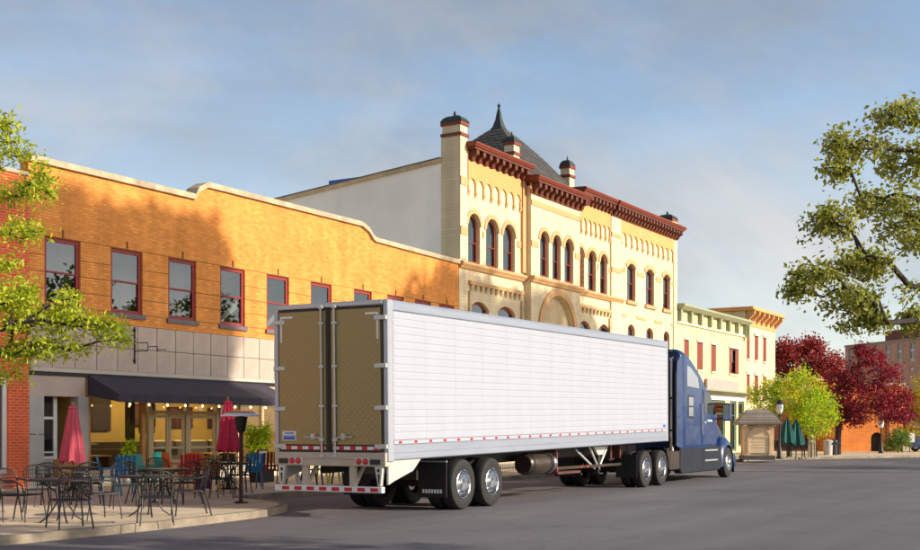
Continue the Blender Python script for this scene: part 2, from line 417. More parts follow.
# truck
mat('trailer_white', (.355, .37, .43), .42, .05, .8, spec=.3, streak=(1.2, 1, .25))
_t = MT['trailer_white'].node_tree; _n = N(_t, 'ShaderNodeTexNoise'); _n.inputs['Scale'].default_value = 1.6; _n.inputs['Detail'].default_value = 2
_b = N(_t, 'ShaderNodeBump'); _b.inputs['Strength'].default_value = .25; _b.inputs['Distance'].default_value = .03; _c = N(_t, 'ShaderNodeTexCoord')
_t.links.new(_c.outputs['Object'], _n.inputs['Vector']); _t.links.new(_n.outputs['Fac'], _b.inputs['Height']); _t.links.new(_b.outputs[0], _t.nodes['Principled BSDF'].inputs['Normal'])
mat('aluminium', (.42, .44, .49), .38, .08, 2, metal=.5)
mat('rail_alu', (.30, .33, .40), .42, .10, 1.2, metal=.35, streak=(.5, 1, 6))
mat('chrome', (.80, .80, .82), .13, 0, metal=1)
mat('sill_cream', (.50, .43, .34), .45, .08, 2)
mat('door_frame', (.06, .035, .022), .5, .15, 3)
mat('hardware', (.55, .54, .51), .35, .06, 3, metal=.3)
mat('tape_red', (.55, .015, .02), .4, .05, 4)
mat('tape_white', (.78, .77, .76), .4, .04, 4)
mat('lens_red', (.60, .02, .015), .2, 0, spec=.6)
mat('rubber', (.016, .015, .015), .75, .15, 6, .1)
mat('chassis', (.022, .018, .016), .6, .2, 3)
mat('chassis_red', (.09, .03, .022), .6, .25, 3)
mat('tank_brown', (.075, .055, .042), .32, .25, 1.2, metal=.5)
mat('truck_blue', (.002, .024, .105), .35, .10, 1.2, spec=.35, coat=.32)
_t = MT['truck_blue'].node_tree; _n = N(_t, 'ShaderNodeTexNoise'); _n.inputs['Scale'].default_value = 1.3; _n.inputs['Detail'].default_value = 3
_b = N(_t, 'ShaderNodeBump'); _b.inputs['Strength'].default_value = .55; _b.inputs['Distance'].default_value = .12; _c = N(_t, 'ShaderNodeTexCoord')
_t.links.new(_c.outputs['Object'], _n.inputs['Vector']); _t.links.new(_n.outputs['Fac'], _b.inputs['Height']); _t.links.new(_b.outputs[0], _t.nodes['Principled BSDF'].inputs['Coat Normal'])
mat('truck_dark', (.016, .018, .028), .6, .25, 2, spec=.2)
mat('truck_trim', (.015, .016, .018), .4, 0)
mat('sticker_blue', (.03, .12, .50), .5, .05, 3)
mat('car_blue', (.08, .13, .25), .25, .03, 2, coat=.8)
glass('pane', (.62, .64, .64), .075)
glass('shop_glass', (.86, .88, .84), .03)
glass('truck_glass', (.22, .20, .13), .10)
glass('sleeper_glass', (.35, .38, .42), .45)
def quilt():
    m, t, b = newmat('quilted_steel')
    b.inputs['Base Color'].default_value = (.32, .255, .115, 1); b.inputs['Metallic'].default_value = .6; b.inputs['Roughness'].default_value = .45
    tc = N(t, 'ShaderNodeTexCoord'); sp = N(t, 'ShaderNodeSeparateXYZ'); t.links.new(tc.outputs['Object'], sp.inputs[0])
    outs = []
    for s in (1, -1):
        a = N(t, 'ShaderNodeMath', operation='MULTIPLY_ADD'); a.inputs[1].default_value = s; t.links.new(sp.outputs['Y'], a.inputs[0]); t.links.new(sp.outputs['Z'], a.inputs[2])
        f = N(t, 'ShaderNodeMath', operation='PINGPONG'); f.inputs[1].default_value = .065; t.links.new(a.outputs[0], f.inputs[0])
        outs.append(f)
    mn = N(t, 'ShaderNodeMath', operation='MINIMUM'); t.links.new(outs[0].outputs[0], mn.inputs[0]); t.links.new(outs[1].outputs[0], mn.inputs[1])
    pw = N(t, 'ShaderNodeMath', operation='POWER'); pw.inputs[1].default_value = .5; t.links.new(mn.outputs[0], pw.inputs[0])
    bp = N(t, 'ShaderNodeBump'); bp.inputs['Strength'].default_value = .42; bp.inputs['Distance'].default_value = .05
    t.links.new(pw.outputs[0], bp.inputs['Height']); t.links.new(bp.outputs[0], b.inputs['Normal'])
quilt()
leafmat('leaf_left', (.22, .32, .015), (.72, .74, .06), .5)
leafmat('leaf_right', (.13, .17, .02), (.50, .48, .10), .5)
leafmat('leaf_lime', (.28, .44, .012), (.70, .80, .04), .5)
leafmat('leaf_maroon', (.06, .005, .014), (.46, .032, .055), .36)
leafmat('leaf_wine', (.12, .012, .016), (.48, .07, .06), .35)
leafmat('leaf_yellow', (.30, .28, .015), (.55, .48, .04), .4)
leafmat('leaf_green', (.05, .12, .02), (.20, .32, .05), .35)

# ------------------------------------------------------------ ground, road, pavements
FV = 25.9
tag(MB().poly((-900, -900, -.03), (900, -900, -.03), (900, 900, -.03), (-900, 900, -.03)).build('ground', 'earth'), kind='structure')
tag(MB().poly((-60, 1.9, 0), (140, 1.9, 0), (140, 60, 0), (-60, 60, 0)).build('road', 'asphalt'), kind='structure')
def smooth_corner(a, b, c, n=8):
    a, b, c = Vector(a), Vector(b), Vector(c)
    return [tuple((a*(1-t)**2+b*2*t*(1-t)+c*t*t)) for t in [i/n for i in range(n+1)]]
kl = [(-20, 14.0), (4, 14.15), (14.5, 14.35)]+smooth_corner((16.3, 14.55), (19.4, 14.9), (20.1, 16.7))+smooth_corner((20.5, 17.8), (20.8, 18.55), (22.8, 18.6))+[(40, 18.9), (58, 19.25)]+smooth_corner((60.5, 19.3), (64, 19.3), (66.2, 18.3))+[(77, 13.1), (100, 2.2)]
def pavement(name, line, back, top, m='concrete'):
    me = MB(); n = len(line); pl = [Vector(p) for p in line]; ins = []
    for i, p in enumerate(pl):
        d = (pl[min(i+1, n-1)]-pl[max(i-1, 0)]).normalized(); nn = Vector((-d.y, d.x)); ins.append(p+nn*.16)
    me.add([(p.x, p.y, top) for p in ins]+[(b[0], b[1], top) for b in back], [tuple(range(n+len(back)))])
    o = me.build(name, m); tag(o, kind='structure')
    kb = MB()
    for i in range(n-1):
        p, q, a, b = pl[i], pl[i+1], ins[i], ins[i+1]
        e = .025; d1 = (a-p)*(e/.16); d2 = (b-q)*(e/.16)
        kb.poly((p.x, p.y, -.02), (q.x, q.y, -.02), (q.x, q.y, top-.02), (p.x, p.y, top-.02))
        kb.poly((p.x, p.y, top-.02), (q.x, q.y, top-.02), (q.x+d2.x, q.y+d2.y, top+.004), (p.x+d1.x, p.y+d1.y, top+.004))
        kb.poly((p.x+d1.x, p.y+d1.y, top+.004), (q.x+d2.x, q.y+d2.y, top+.004), (b.x, b.y, top+.004), (a.x, a.y, top+.004))
        kb.poly((a.x, a.y, top+.004), (b.x, b.y, top+.004), (b.x, b.y, top-.01), (a.x, a.y, top-.01))
    tag(kb.build('kerb', 'kerb'), kind='structure')
pavement('sidewalk', kl, [(140, 2.2), (140, 75), (-20, 75)], .13)
pavement('far_sidewalk', [(140, 2.0), (-60, 2.0)], [(-60, -60), (140, -60)], .13)

# ------------------------------------------------------------ yellow brick building with the cafe
yb = BLD('brick_building', 'long two storey yellow brick building with red framed windows and cafe below', 'building', (21.29, FV, .13))
WIN = [(21.82, 23.05), (24.14, 25.36), (26.4, 27.6), (28.67, 29.85), (30.93, 32.1), (33.3, 34.5), (35.86, 37.0), (38.03, 39.19), (39.98, 41.17), (41.79, 42.98)]
WZ0, WZ1 = 4.98, 6.82
Y0, Y1 = 21.29, 43.36
zb, zt0 = 4.66, 8.72
# brick front as courses between recessed grooves
gz = [4.66, 4.98, 5.42, 5.86, 6.30, 6.83]
for k in range(len(gz)-1):
    g = .018 if k > 0 else 0
    if k in (0, 4):
        mb = MB(); facade(mb, Y0, Y1, gz[k]+g, gz[k+1], FV, [(a, b, max(WZ0, gz[k]+g), min(WZ1, gz[k+1])) for a, b in WIN] if k > 0 else [], .2)
        yb.part('brick_band', mb, 'yellow_brick')
    else:                                       # one block of courses between each pair of windows
        for (p, q) in zip([Y0]+[b for a, b in WIN], [a for a, b in WIN]+[Y1]):
            yb.part('brick_band', MB().box(p, q, FV, FV+.2, gz[k]+g, gz[k+1]), 'yellow_brick')
yb.part('groove_backing', facade(MB(), Y0+.002, Y1-.002, 4.66, 6.9, FV+.02, [(a-.003, b+.003, WZ0, WZ1) for a, b in WIN], .15), 'groove')
par = [(Y0, 8.72), (27.5, 8.72), (27.62, 8.95), (28.0, 9.16), (28.1, 9.18), (36.3, 9.18), (36.75, 9.02), (37.0, 8.80), (37.2, 8.72), (Y1, 8.62)]
mb = MB(); pts = [(Y0, 6.848), (Y1, 6.848)]+par[::-1]
mb.prism(pts, FV, FV+.32); yb.part('parapet_wall', mb, 'yellow_brick')
for (p, q) in zip(par[:-1], par[1:]):
    n = max(1, round((q[0]-p[0])/1.6))
    for i in range(n):
        a = p[0]+(q[0]-p[0])*i/n+.004; b = p[0]+(q[0]-p[0])*(i+1)/n-.004
        za = p[1]+(q[1]-p[1])*i/n; z2 = p[1]+(q[1]-p[1])*(i+1)/n
        yb.part('coping_stone', MB().prism([(a, za+.002), (b, z2+.002), (b, z2+.17), (a, za+.17)], FV-.10, FV+.40), 'coping')
mb = MB().box(Y0, Y1, FV+.4, 45, 7.9, 8.0); yb.part('roof', mb, 'roof_bounce')
yb.part('side_wall', MB().box(Y0, Y0+.25, FV+.4, 45, .13, 8.55).box(Y1-.3, Y1-.05, FV+.4, 45, .13, 7.8), 'yellow_brick_side')
for i, (a, b) in enumerate(WIN):
    window(yb, a, b, WZ0, WZ1, FV+.06, fw=.11, fm='red_paint', rail=.5, sill=(.13, FV-.07, 'sill_slate'), sash=.05)
    room = MB().box(a-.3, b+.3, FV+1.2, FV+1.25, 4.7, 7.2); yb.part('dark_backing', room, 'room_void')  # sheet behind the glass, room darkness put into its colour
for a, b in (WIN[3], WIN[4]):
    yb.part('stair_stringer', MB().prism([(a+.0, 5.05), (a+.12, 5.0), (b+.15, 5.75), (b+.15, 6.1)], FV+.20, FV+.24), 'white_paint')
# little lintel keystone pins above the windows
for a, b in WIN: yb.part('lintel_pin', MB().box((a+b)/2-.02, (a+b)/2+.02, FV-.03, FV+.01, 6.86, 7.06), 'groove')
# stone panels
pm = MB().box(.008, .762, 0, .06, .006, .664).mesh('stone_panel', 'stone_panel', bevel=.008)
n = int((Y1-Y0)/.77)
rnd = random.Random(4)
for r in range(2):
    for i in range(n+1):
        x = Y0+.77*i
        if x+.77 > Y1+.02: continue
        o = yb.place('stone_panel', pm, (x, FV-.03+rnd.uniform(-.004, .004), 3.31+.67*r))
yb.part('panel_backing', MB().box(Y0+.003, Y1-.003, FV+.03, FV+.3, 3.2, 4.655), 'groove')
yb.part('cornice_strip', MB().box(Y0, Y1, FV-.10, FV+.1, 3.20, 3.31), 'stone_trim', bevel=.01)
yb.part('black_strip', MB().box(Y0, Y1, FV-.05, FV+.1, 3.10, 3.198), 'black_paint')  # thin black band below the cornice strip
# ground floor left of the shopfront: lintel, piers, side entrance
yb.part('lintel', MB().box(21.29, 23.2, FV-.02, FV+.3, 2.55, 3.098), 'stone_panel')
yb.part('pier', MB().box(21.29, 21.78, FV-.04, FV+.3, .13, 1.52).box(21.29, 21.78, FV-.04, FV+.3, 1.535, 2.548), 'pier_stone', bevel=.006)
yb.part('pier', MB().box(22.95, 23.30, FV-.04, FV+.3, .13, 2.548), 'pier_stone', bevel=.006)
yb.part('entry_recess', MB().box(22.45, 22.95, FV+.9, FV+.95, .13, 2.55).box(21.78, 21.8, FV+.3, FV+.9, .13, 2.55).box(21.78, 22.95, FV, FV+.95, 2.54, 2.56), 'red_wood')
dw = yb.part('side_window', MB().box(21.80, 21.87, FV+.30, FV+.36, .45, 2.54).box(22.38, 22.45, FV+.30, FV+.36, .45, 2.54).box(21.87, 22.38, FV+.30, FV+.36, .86, .93).box(21.87, 22.38, FV+.30, FV+.36, .45, .52).box(21.87, 22.38, FV+.30, FV+.36, 1.93, 2.0).box(21.87, 22.38, FV+.30, FV+.36, 1.02, 1.06), 'white_paint')
yb.part('pane', MB().box(21.87, 22.38, FV+.33, FV+.338, 1.06, 1.93), 'pane', parent=dw); yb.part('pane', MB().box(21.87, 22.38, FV+.33, FV+.338, 2.0, 2.54), 'pane', parent=dw)
yb.part('kick_panel', MB().box(21.87, 22.38, FV+.31, FV+.35, .52, .86), 'pier_stone'); yb.part('side_window_back', MB().box(21.8, 22.45, FV+.85, FV+.88, .3, 2.54), 'room_dark')
yb.part('side_jamb', MB().box(22.45, 22.5, FV+.30, FV+.9, .13, 2.54), 'white_paint')
# shopfront
S0, S1 = 23.30, Y1
yb.part('stall_riser', MB().box(S0, 25.80, FV, FV+.12, .13, .52).box(28.62, S1, FV, FV+.12, .13, .52), 'stone_trim')
mul = [23.33, 25.40, 25.66, 27.20, 28.55, 29.55, 30.72, 31.7, 33.4, 35.1, 36.8, 38.5, 40.2, 41.9, 43.2]
for i, x in enumerate(mul):
    yb.part('mullion', MB().box(x-.06, x+.06, FV-.02, FV+.10, .13, 3.1), 'cream_metal' if 2 <= i <= 7 else ('wood' if i < 2 else 'cream_metal'))
yb.part('transom', MB().box(25.72, 28.49, FV, FV+.09, 2.12, 2.22), 'cream_metal')
yb.part('head_rail', MB().box(S0, S1, FV-.012, FV+.11, 2.96, 3.098), 'cream_metal')
for i in range(len(mul)-1):
    a, b = mul[i]+.06, mul[i+1]-.06
    z0 = .52
    if 2 <= i <= 3: z0 = .75
    yb.part('shop_pane', MB().box(a, b, FV+.04, FV+.048, z0, 2.12 if 2 <= i <= 3 else 2.96), 'shop_glass')
    if 2 <= i <= 3: yb.part('shop_pane', MB().box(a, b, FV+.04, FV+.048, 2.22, 2.96), 'shop_glass')
# double door
for a, b in ((25.74, 26.44), (26.46, 27.12), (27.30, 28.48)):
    d = yb.part('door', MB().box(a, a+.09, FV+.02, FV+.07, .15, 2.1).box(b-.09, b, FV+.02, FV+.07, .15, 2.1).box(a+.09, b-.09, FV+.02, FV+.07, 2.0, 2.1).box(a+.09, b-.09, FV+.02, FV+.07, .15, .75).box(a+.09, b-.09, FV+.02, FV+.07, 1.08, 1.14), 'cream_metal')
    yb.part('handle', MB().tube([(b-.05, FV-.03, 1.0), (b-.05, FV-.03, 1.35)], .015), 'chrome', parent=d)
# room behind
yb.part('room_back_wall', MB().box(S0, S1, FV+4.0, FV+4.1, .1, 3.1), 'room_wall')
yb.part('room_side_wall', MB().box(S0-.05, S0, FV+.3, FV+4.1, .1, 3.1), 'room_wall'); yb.part('partition', MB().box(33.8, 33.9, FV+.2, FV+4.0, .1, 3.1), 'room_wall')
yb.part('room_floor', MB().box(S0, S1, FV+.12, FV+4.0, .10, .14), 'room_floor'); yb.part('room_ceiling', MB().box(S0, S1, FV+.12, FV+4.0, 3.12, 3.17), 'room_wall')
yb.part('wainscot', MB().box(S0+.02, 33.7, FV+3.93, FV+3.99, .15, 1.25), 'room_dark')
for (px, w_, z0, z1, m_) in ((24.4, 1.3, 1.75, 2.55, 'picture_red'), (26.9, .9, 1.6, 2.75, 'room_dark'), (28.6, 1.2, 1.75, 2.5, 'picture_red'), (30.4, 1.2, 1.7, 2.45, 'picture_red'), (32.4, 1.2, 1.7, 2.45, 'picture_red')):
    f = yb.part('picture_frame', MB().box(px, px+w_, FV+3.9, FV+3.985, z0, z1), 'room_dark', bevel=.02)
    yb.part('picture', MB().box(px+.07, px+w_-.07, FV+3.885, FV+3.9, z0+.07, z1-.07), m_, parent=f)
yb.part('counter', MB().box(24.2, 29.5, FV+2.6, FV+3.1, .14, 1.05), 'room_dark', bevel=.02)
yb.part('column', MB().box(25.15, 25.35, FV+.3, FV+.5, .14, 3.1), 'room_dark')
cb = yb.part('chalkboard', MB().box(25.72, 26.35, FV+.5, FV+.53, 1.55, 2.9), 'chalkboard')
for k in range(11):
    z = 2.78-k*.1; l = .12+rnd.random()*.3; x0 = 25.8+rnd.random()*.08
    yb.part('chalk_line', MB().box(x0, x0+l, FV+.493, FV+.499, z, z+.022), 'chalk', parent=cb)

# red brick neighbour at the left edge
rb = BLD('red_brick_building', 'bright red brick building end with white shopfront edge at the far left', 'building', (16, FV, .13))
mb = MB(); facade(mb, 9.0, 21.27, .13, 8.3, FV-.06, [(17.2, 20.62, .5, 3.1), (14.6, 15.8, 5.0, 6.9), (18.6, 19.8, 5.0, 6.9)], .2)
mb.poly((21.27, FV-.06, .13), (21.27, 45, .13), (21.27, 45, 8.3), (21.27, FV-.06, 8.3)); mb.poly((9, FV-.06, 8.3), (21.27, FV-.06, 8.3), (21.27, 45, 8.3), (9, 45, 8.3))
rb.part('wall', mb, 'red_brick')
rb.part('coping', MB().box(9, 21.28, FV-.10, FV+.3, 8.302, 8.4), 'coping')
for a in (14.6, 18.6): window(rb, a, a+1.2, 5.0, 6.9, FV, sill=(.13, FV-.12, 'sill_slate')); rb.part('dark_backing', MB().box(a-.1, a+1.3, FV+.6, FV+.65, 4.8, 7.1), 'room_void')
sw = rb.part('shop_window', MB().box(20.5, 20.62, FV, FV+.1, .5, 3.1).box(17.2, 17.32, FV, FV+.1, .5, 3.1).box(17.32, 20.5, FV, FV+.1, 2.98, 3.1).box(17.32, 20.5, FV, FV+.1, .5, .62), 'white_paint')
rb.part('pane', MB().box(17.32, 20.5, FV+.05, FV+.06, .62, 2.98), 'pane', parent=sw); rb.part('dark_backing', MB().box(17.1, 20.7, FV+.8, FV+.85, .3, 3.2), 'room_void')
rb.part('band_course', MB().box(20.2, 21.2, FV-.10, FV-.06, 5.0, 5.12), 'coping')

# awning
aw = thing('awning', 'dark purple grey cloth awning over the cafe front', 'awning', (23.3, FV-.02, 0))
A0, A1, AV = 23.28, 30.75, 24.67
o = Vector((-23.3, -(FV-.02), 0))
nseg = 8
mb = MB(); rnd = random.Random(3)
rows = 6; cols = 40
for i in range(cols+1):
    for j in range(rows+1):
        x = A0+(A1-A0)*i/cols; t = j/rows; sag = .02*math.sin(math.pi*t)*(.4+.6*abs(math.sin(math.pi*i/cols*nseg)))
        mb.v.append((x, FV-.02+(AV-FV+.02)*t, 3.17+(2.64-3.17)*t-sag))
for i in range(cols):
    for j in range(rows):
        a = i*(rows+1)+j; mb.f.append((a, a+1, a+rows+2, a+rows+1))
mb.build('canopy', 'awning_cloth', aw, o, smooth=True)
mb = MB()
for i in range(121):
    x = A0+(A1-A0)*i/120; y = AV+.012*math.sin(i*.9)
    mb.v += [(x, AV, 2.64), (x, y, 2.52), (x, y+.004, 2.405)]
for i in range(120):
    for j in range(2): a = i*3+j; mb.f.append((a, a+3, a+4, a+1))
mb.build('valance', 'awning_cloth', aw, o, smooth=True)
for x in (A0, A1): MB().prism([(FV-.02, 3.165), (AV, 2.635), (AV, 2.41), (FV-.02, 2.60)], x, x+.006, 'x').build('end_panel', 'awning_cloth', aw, o)
MB().tube([(A0, AV+.02, 2.63), (A1, AV+.02, 2.63)], .02).tube([(A0, FV-.04, 3.12), (A1, FV-.04, 3.12)], .02).tube([(A0+.02, AV+.02, 2.62), (A0+.02, FV-.03, 2.62)], .018).tube([(A1-.02, AV+.02, 2.62), (A1-.02, FV-.03, 2.62)], .018).build('frame', 'dark_metal', aw, o)

# iron sign bracket on the stone band
bx = dp(136, 1); t = (FV-.1)/ray(136)[1]; bu = ray(136)[0]*t
br = thing('sign_bracket', 'black iron sign bracket with stepped scroll arm and no sign on the stone panels', 'bracket', (bu, FV-.05, 3.9))
MB().tube([(0, 0, -.35), (0, 0, .72)], .022).box(-.05, .05, 0, .04, -.30, -.22).box(-.05, .05, 0, .04, .58, .66).build('pole', 'dark_metal', br)
for z in (.26, .02): MB().tube([(0, 0, z), (.10, -.42, z), (.1, -.42, z-.12 if z > .1 else z+.12), (.18, -.72, z-.12 if z > .1 else z+.12), (.18, -.72, z-.2 if z > .1 else z+.02)], .014).build('arm', 'dark_metal', br)
MB().tube([(.10, -.42, .26), (.10, -.42, .02)], .012).build('brace', 'dark_metal', br); MB().tube([(.18, -.72, .15), (.18, -.72, .0)], .012).tube([(.18, -.72, .05), (.26, -1.0, .05)], .012).build('brace', 'dark_metal', br)

# ------------------------------------------------------------ cream Romanesque building
cbd = BLD('cream_building', 'ornate cream three storey building with red cornices, arched windows and slate pyramid roof', 'building', (43.4, FV, .13))
C0, C1 = 43.4, 69.0
GA = [(44.14, 45.17), (45.69, 46.80), (47.24, 48.38)]; GB = [(50.2, 51.13), (51.5, 52.42), (52.82, 53.83)]
GC = [(54.9, 55.86), (56.31, 57.3), (57.81, 58.74)]; GD = [(61.42, 62.63), (64.12, 65.4), (66.82, 67.98)]
def semi(g, z0, z1): return [(a, b, z0, z1, (b-a)/2-.001) for a, b in g]
def seg(g, z0, z1, r=.22): return [(a, b, z0, z1, r) for a, b in g]
lowA = [(44.35, 45.95), (46.75, 48.4)]; lowC = [(55.25, 56.6), (57.65, 59.05)]
opsA = semi(GA, 8.80, 10.95)+seg(lowA, 4.6, 7.2, .3)+[(44.3, 46.2, .4, 3.5, .5), (46.8, 48.7, .4, 3.5, .5)]
opsB = semi(GB, 8.85, 11.02)+[(50.3, 53.9, .2, 8.1, 1.79)]
opsC = semi(GC, 8.80, 10.92)+seg(lowC, 4.6, 7.22, .3)+[(55.3, 57.0, .4, 3.5, .5), (57.4, 59.1, .4, 3.5, .5)]
opsD = seg(GD, 8.78, 10.86, .28)+seg([(61.5, 62.55), (64.2, 65.3), (66.9, 67.9)], 5.2, 7.5, .3)+[(61.2, 63.4, .4, 3.6), (64.0, 65.6, .2, 3.6), (66.3, 68.4, .4, 3.6)]
TOP = 13.15
BV = FV-.35
for nm, u0, u1, V, ops, top in (('front_wall', C0, 49.3, FV, opsA, TOP), ('front_wall', 54.6, 59.1, FV, opsC, TOP), ('front_wall', 59.1+1.3, C1, FV, opsD, TOP), ('centre_bay', 49.3, 54.6, BV, opsB, 12.95)):
    mb = MB(); facade(mb, u0, u1, .13, top, V, ops, .28)
    if nm == 'centre_bay':
        for x in (u0, u1): mb.poly((x, V, .13), (x, FV+.1, .13), (x, FV+.1, top), (x, V, top))
    cbd.part(nm, mb, 'cream_stucco')
cbd.part('pilaster', MB().box(59.1, 60.4, FV-.09, FV+.2, .13, TOP+.3), 'cream_stucco')
cbd.part('pilaster', MB().box(48.95, 49.297, FV-.12, FV+.1, 8.9, TOP), 'tan_trim')
cbd.part('corner_pier', MB().box(C0, 43.98, FV-.06, FV+.9, 8.88, 14.02), 'cream_stucco')
cbd.part('corner_pier', MB().box(68.45, 69.02, FV-.06, FV+.9, .13, 14.2), 'cream_stucco')
# inner shell: side wall, back, roof
sw_ = MB(); sw_.poly((C0+.003, FV+.9, .13), (C0+.003, 48, .13), (C0+.003, 48, 11.0), (C0+.003, FV+.9, 13.0))
sw_.poly((C0+.003, FV, .13), (C0+.003, FV+.9, .13), (C0+.003, FV+.9, 13), (C0+.003, FV, 13))
cbd.part('side_wall', sw_, 'cream_side')
cbd.part('side_wall', MB().poly((C1, FV, .13), (C1, 48, .13), (C1, 48, 11.0), (C1, FV, 13.0)), 'cream_side')
cbd.part('rake_coping', MB().prism([(FV+.9, 13.0), (48, 11.0), (48, 11.16), (FV+.9, 13.17)], C0-.10, C0+.25, 'x'), 'tan_stone')
cbd.part('rake_cap', MB().prism([(FV+.9, 13.172), (48, 11.162), (48, 11.2), (FV+.9, 13.22)], C0-.13, C0+.28, 'x'), 'sill_slate')
cbd.part('roof', MB().poly((C0, FV+.2, 13.0), (C1, FV+.2, 13.0), (C1, 48, 10.95), (C0, 48, 10.95)), 'sill_slate')
cbd.part('skylight', MB().box(C0+.35, C0+1.2, 31.0, 33.0, 12.3, 12.95), 'sticker_blue')
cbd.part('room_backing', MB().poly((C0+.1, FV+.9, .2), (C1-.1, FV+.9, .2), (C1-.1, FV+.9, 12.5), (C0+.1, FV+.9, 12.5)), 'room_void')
# windows
for g, z0, z1, V in ((GA, 8.80, 10.95, FV), (GB, 8.85, 11.02, BV), (GC, 8.80, 10.92, FV)):
    for a, b in g:
        f = window(cbd, a+.01, b-.01, z0+.01, z1-.01, V+.14, rise=(b-a)/2-.012, fw=.10, fm='red_wood', rail=.42)
for a, b in GD: window(cbd, a+.01, b-.01, 8.79, 10.85, FV+.14, rise=.27, fw=.11, fm='red_wood', rail=.48)
for a, b in lowA: window(cbd, a+.01, b-.01, 4.61, 7.19, FV+.14, rise=.29, fw=.12, fm='red_wood', rail=.6)
for a, b in lowC: window(cbd, a+.01, b-.01, 4.61, 7.21, FV+.14, rise=.29, fw=.12, fm='red_wood', rail=.6)
for a, b in [(61.5, 62.55), (64.2, 65.3), (66.9, 67.9)]: window(cbd, a+.01, b-.01, 5.21, 7.49, FV+.14, rise=.29, fw=.11, fm='red_wood', rail=.48)
for a, b in [(44.3, 46.2), (46.8, 48.7), (55.3, 57.0), (57.4, 59.1)]: window(cbd, a+.01, b-.01, .41, 3.49, FV+.14, rise=.49, fw=.12, fm='red_wood', rail=.7)
for a, b, z in [(61.2, 63.4, .4), (64.0, 65.6, .2), (66.3, 68.4, .4)]: window(cbd, a+.01, b-.01, z+.01, 3.59, FV+.14, fw=.12, fm='red_wood', rail=.7)
# great arch filling: stone tympanum and doors
P = arcpts(50.31, 53.89, 8.09, 1.78, 16)
cbd.part('tympanum', MB().prism([(50.31, 4.2)]+P+[(53.89, 4.2)], BV+.22, BV+.27), 'tan_stone')
ring = MB(); Q = arcpts(49.98, 54.22, 8.42, 2.1, 16); P2 = arcpts(50.3, 53.9, 8.1, 1.79, 16)
for i in range(16): ring.prism([P2[i], P2[i+1], Q[i+1], Q[i]], BV-.08, BV-.002)
cbd.part('arch_ring', ring, 'tan_trim')
d = cbd.part('entrance_door', MB().box(50.4, 52.05, BV+.2, BV+.27, .2, 4.15).box(52.15, 53.8, BV+.2, BV+.27, .2, 4.15), 'red_wood')
# arch surrounds and impost bands
def surround(a, b, z1, rise, V, wd=.3, m='tan_trim'):
    P = arcpts(a, b, z1, rise); k = (b-a+2*wd)/(b-a); Q = arcpts(a-wd, b+wd, z1+wd, rise+wd*.85 if rise > .4 else rise+.06)
    mb = MB()
    for i in range(len(P)-1): mb.prism([P[i], P[i+1], Q[i+1], Q[i]], V-.045, V-.002)
    return mb
for g, z1, V in ((GA, 10.95, FV), (GB, 11.02, BV), (GC, 10.92, FV)):
    for a, b in g:
        wd = .19; cbd.part('arch_surround', surround(a, b, z1, (b-a)/2-.001, V, wd), 'tan_trim')
for a, b in GD: cbd.part('arch_surround', surround(a, b, 10.86, .28, FV, .25), 'tan_trim'); cbd.part('window_sill', MB().box(a-.15, b+.15, FV-.12, FV-.002, 8.60, 8.77), 'tan_trim')
def band(u0, u1, z0, z1, V, gaps, m='tan_trim', pr=.035):
    xs = [u0]
    for a, b in gaps: xs += [a, b]
    xs.append(u1)
    for i in range(0, len(xs), 2):
        if xs[i+1]-xs[i] > .05: cbd.part('band_course', MB().box(xs[i], xs[i+1], V-pr, V-.002, z0, z1), m)
band(43.99, 48.94, 10.02, 10.30, FV, [(a-.2, b+.2) for a, b in GA]); band(C0+.01, 43.97, 9.9, 10.25, FV-.06, []); band(C0+.01, 43.97, 12.0, 12.35, FV-.06, [])
band(49.31, 54.59, 10.15, 10.42, BV, [(a-.2, b+.2) for a, b in GB]); band(49.31, 54.59, 12.05, 12.30, BV, [])
band(54.61, 59.09, 10.02, 10.30, FV, [(a-.2, b+.2) for a, b in GC]); band(60.41, 68.44, 10.28, 10.52, FV, [(a-.26, b+.26) for a, b in GD])
band(59.11, 60.39, 10.1, 10.35, FV-.09, []); band(59.11, 60.39, 12.0, 12.2, FV-.09, [])
band(60.41, 68.44, 7.85, 8.0, FV, [(61.3, 62.75), (64.0, 65.5), (66.7, 68.1)])
# string course with sills
for u0, u1, V in ((C0-.03, 49.22, FV), (49.22, 54.68, BV), (54.68, 60.6, FV)):
    mb = MB().prism([(V+.02, 8.46), (V-.10, 8.50), (V-.14, 8.56), (V-.24, 8.66), (V-.24, 8.74), (V-.16, 8.78), (V+.02, 8.795)], u0, u1, 'x'); cbd.part('string_course', mb, 'tan_trim')
# blind arcades: orange field with scalloped lower edge, shafts with corbels
def arcade(u0, u1, n, V, zspr, ztop, zbot):
    st = (u1-u0)/n; wd = .10
    mb = MB()
    for i in range(n):
        a = u0+st*i; P = arcpts(a+wd/2, a+st-wd/2, ztop, (st-wd)/2, 8)
        pts = [(a, ztop+.25), (a, zspr)]+[(a+wd/2, zspr)]
        mb.prism([(a, ztop+.1), (a, ztop-(st-wd)/2)]+P+[(a+st, ztop-(st-wd)/2), (a+st, ztop+.1)], V-.07, V-.002)
    mb.box(u0, u1, V-.07, V-.002, ztop+.1, TOP)
    cbd.part('frieze_field', mb, 'orange_stucco')
    sh = MB().box(-wd/2, wd/2, -.07, -.002, zbot+.12, ztop-(st-wd)/2-.003).prism([(-.002, zbot-.1), (-.07, zbot+.02), (-.12, zbot+.115), (-.002, zbot+.115)], -wd/2-.03, wd/2+.03, 'x').mesh('shaft', 'tan_trim')
    for i in range(n+1): cbd.place('shaft', sh, (u0+st*i if 0 < i < n else (u0+.06 if i == 0 else u1-.06), V, 0))
arcade(44.05, 48.90, 7, FV, 12.1, 12.42, 11.72); arcade(54.85, 59.05, 7, FV, 12.1, 12.42, 11.68); arcade(60.45, 68.40, 10, FV, 12.1, 12.42, 11.72)
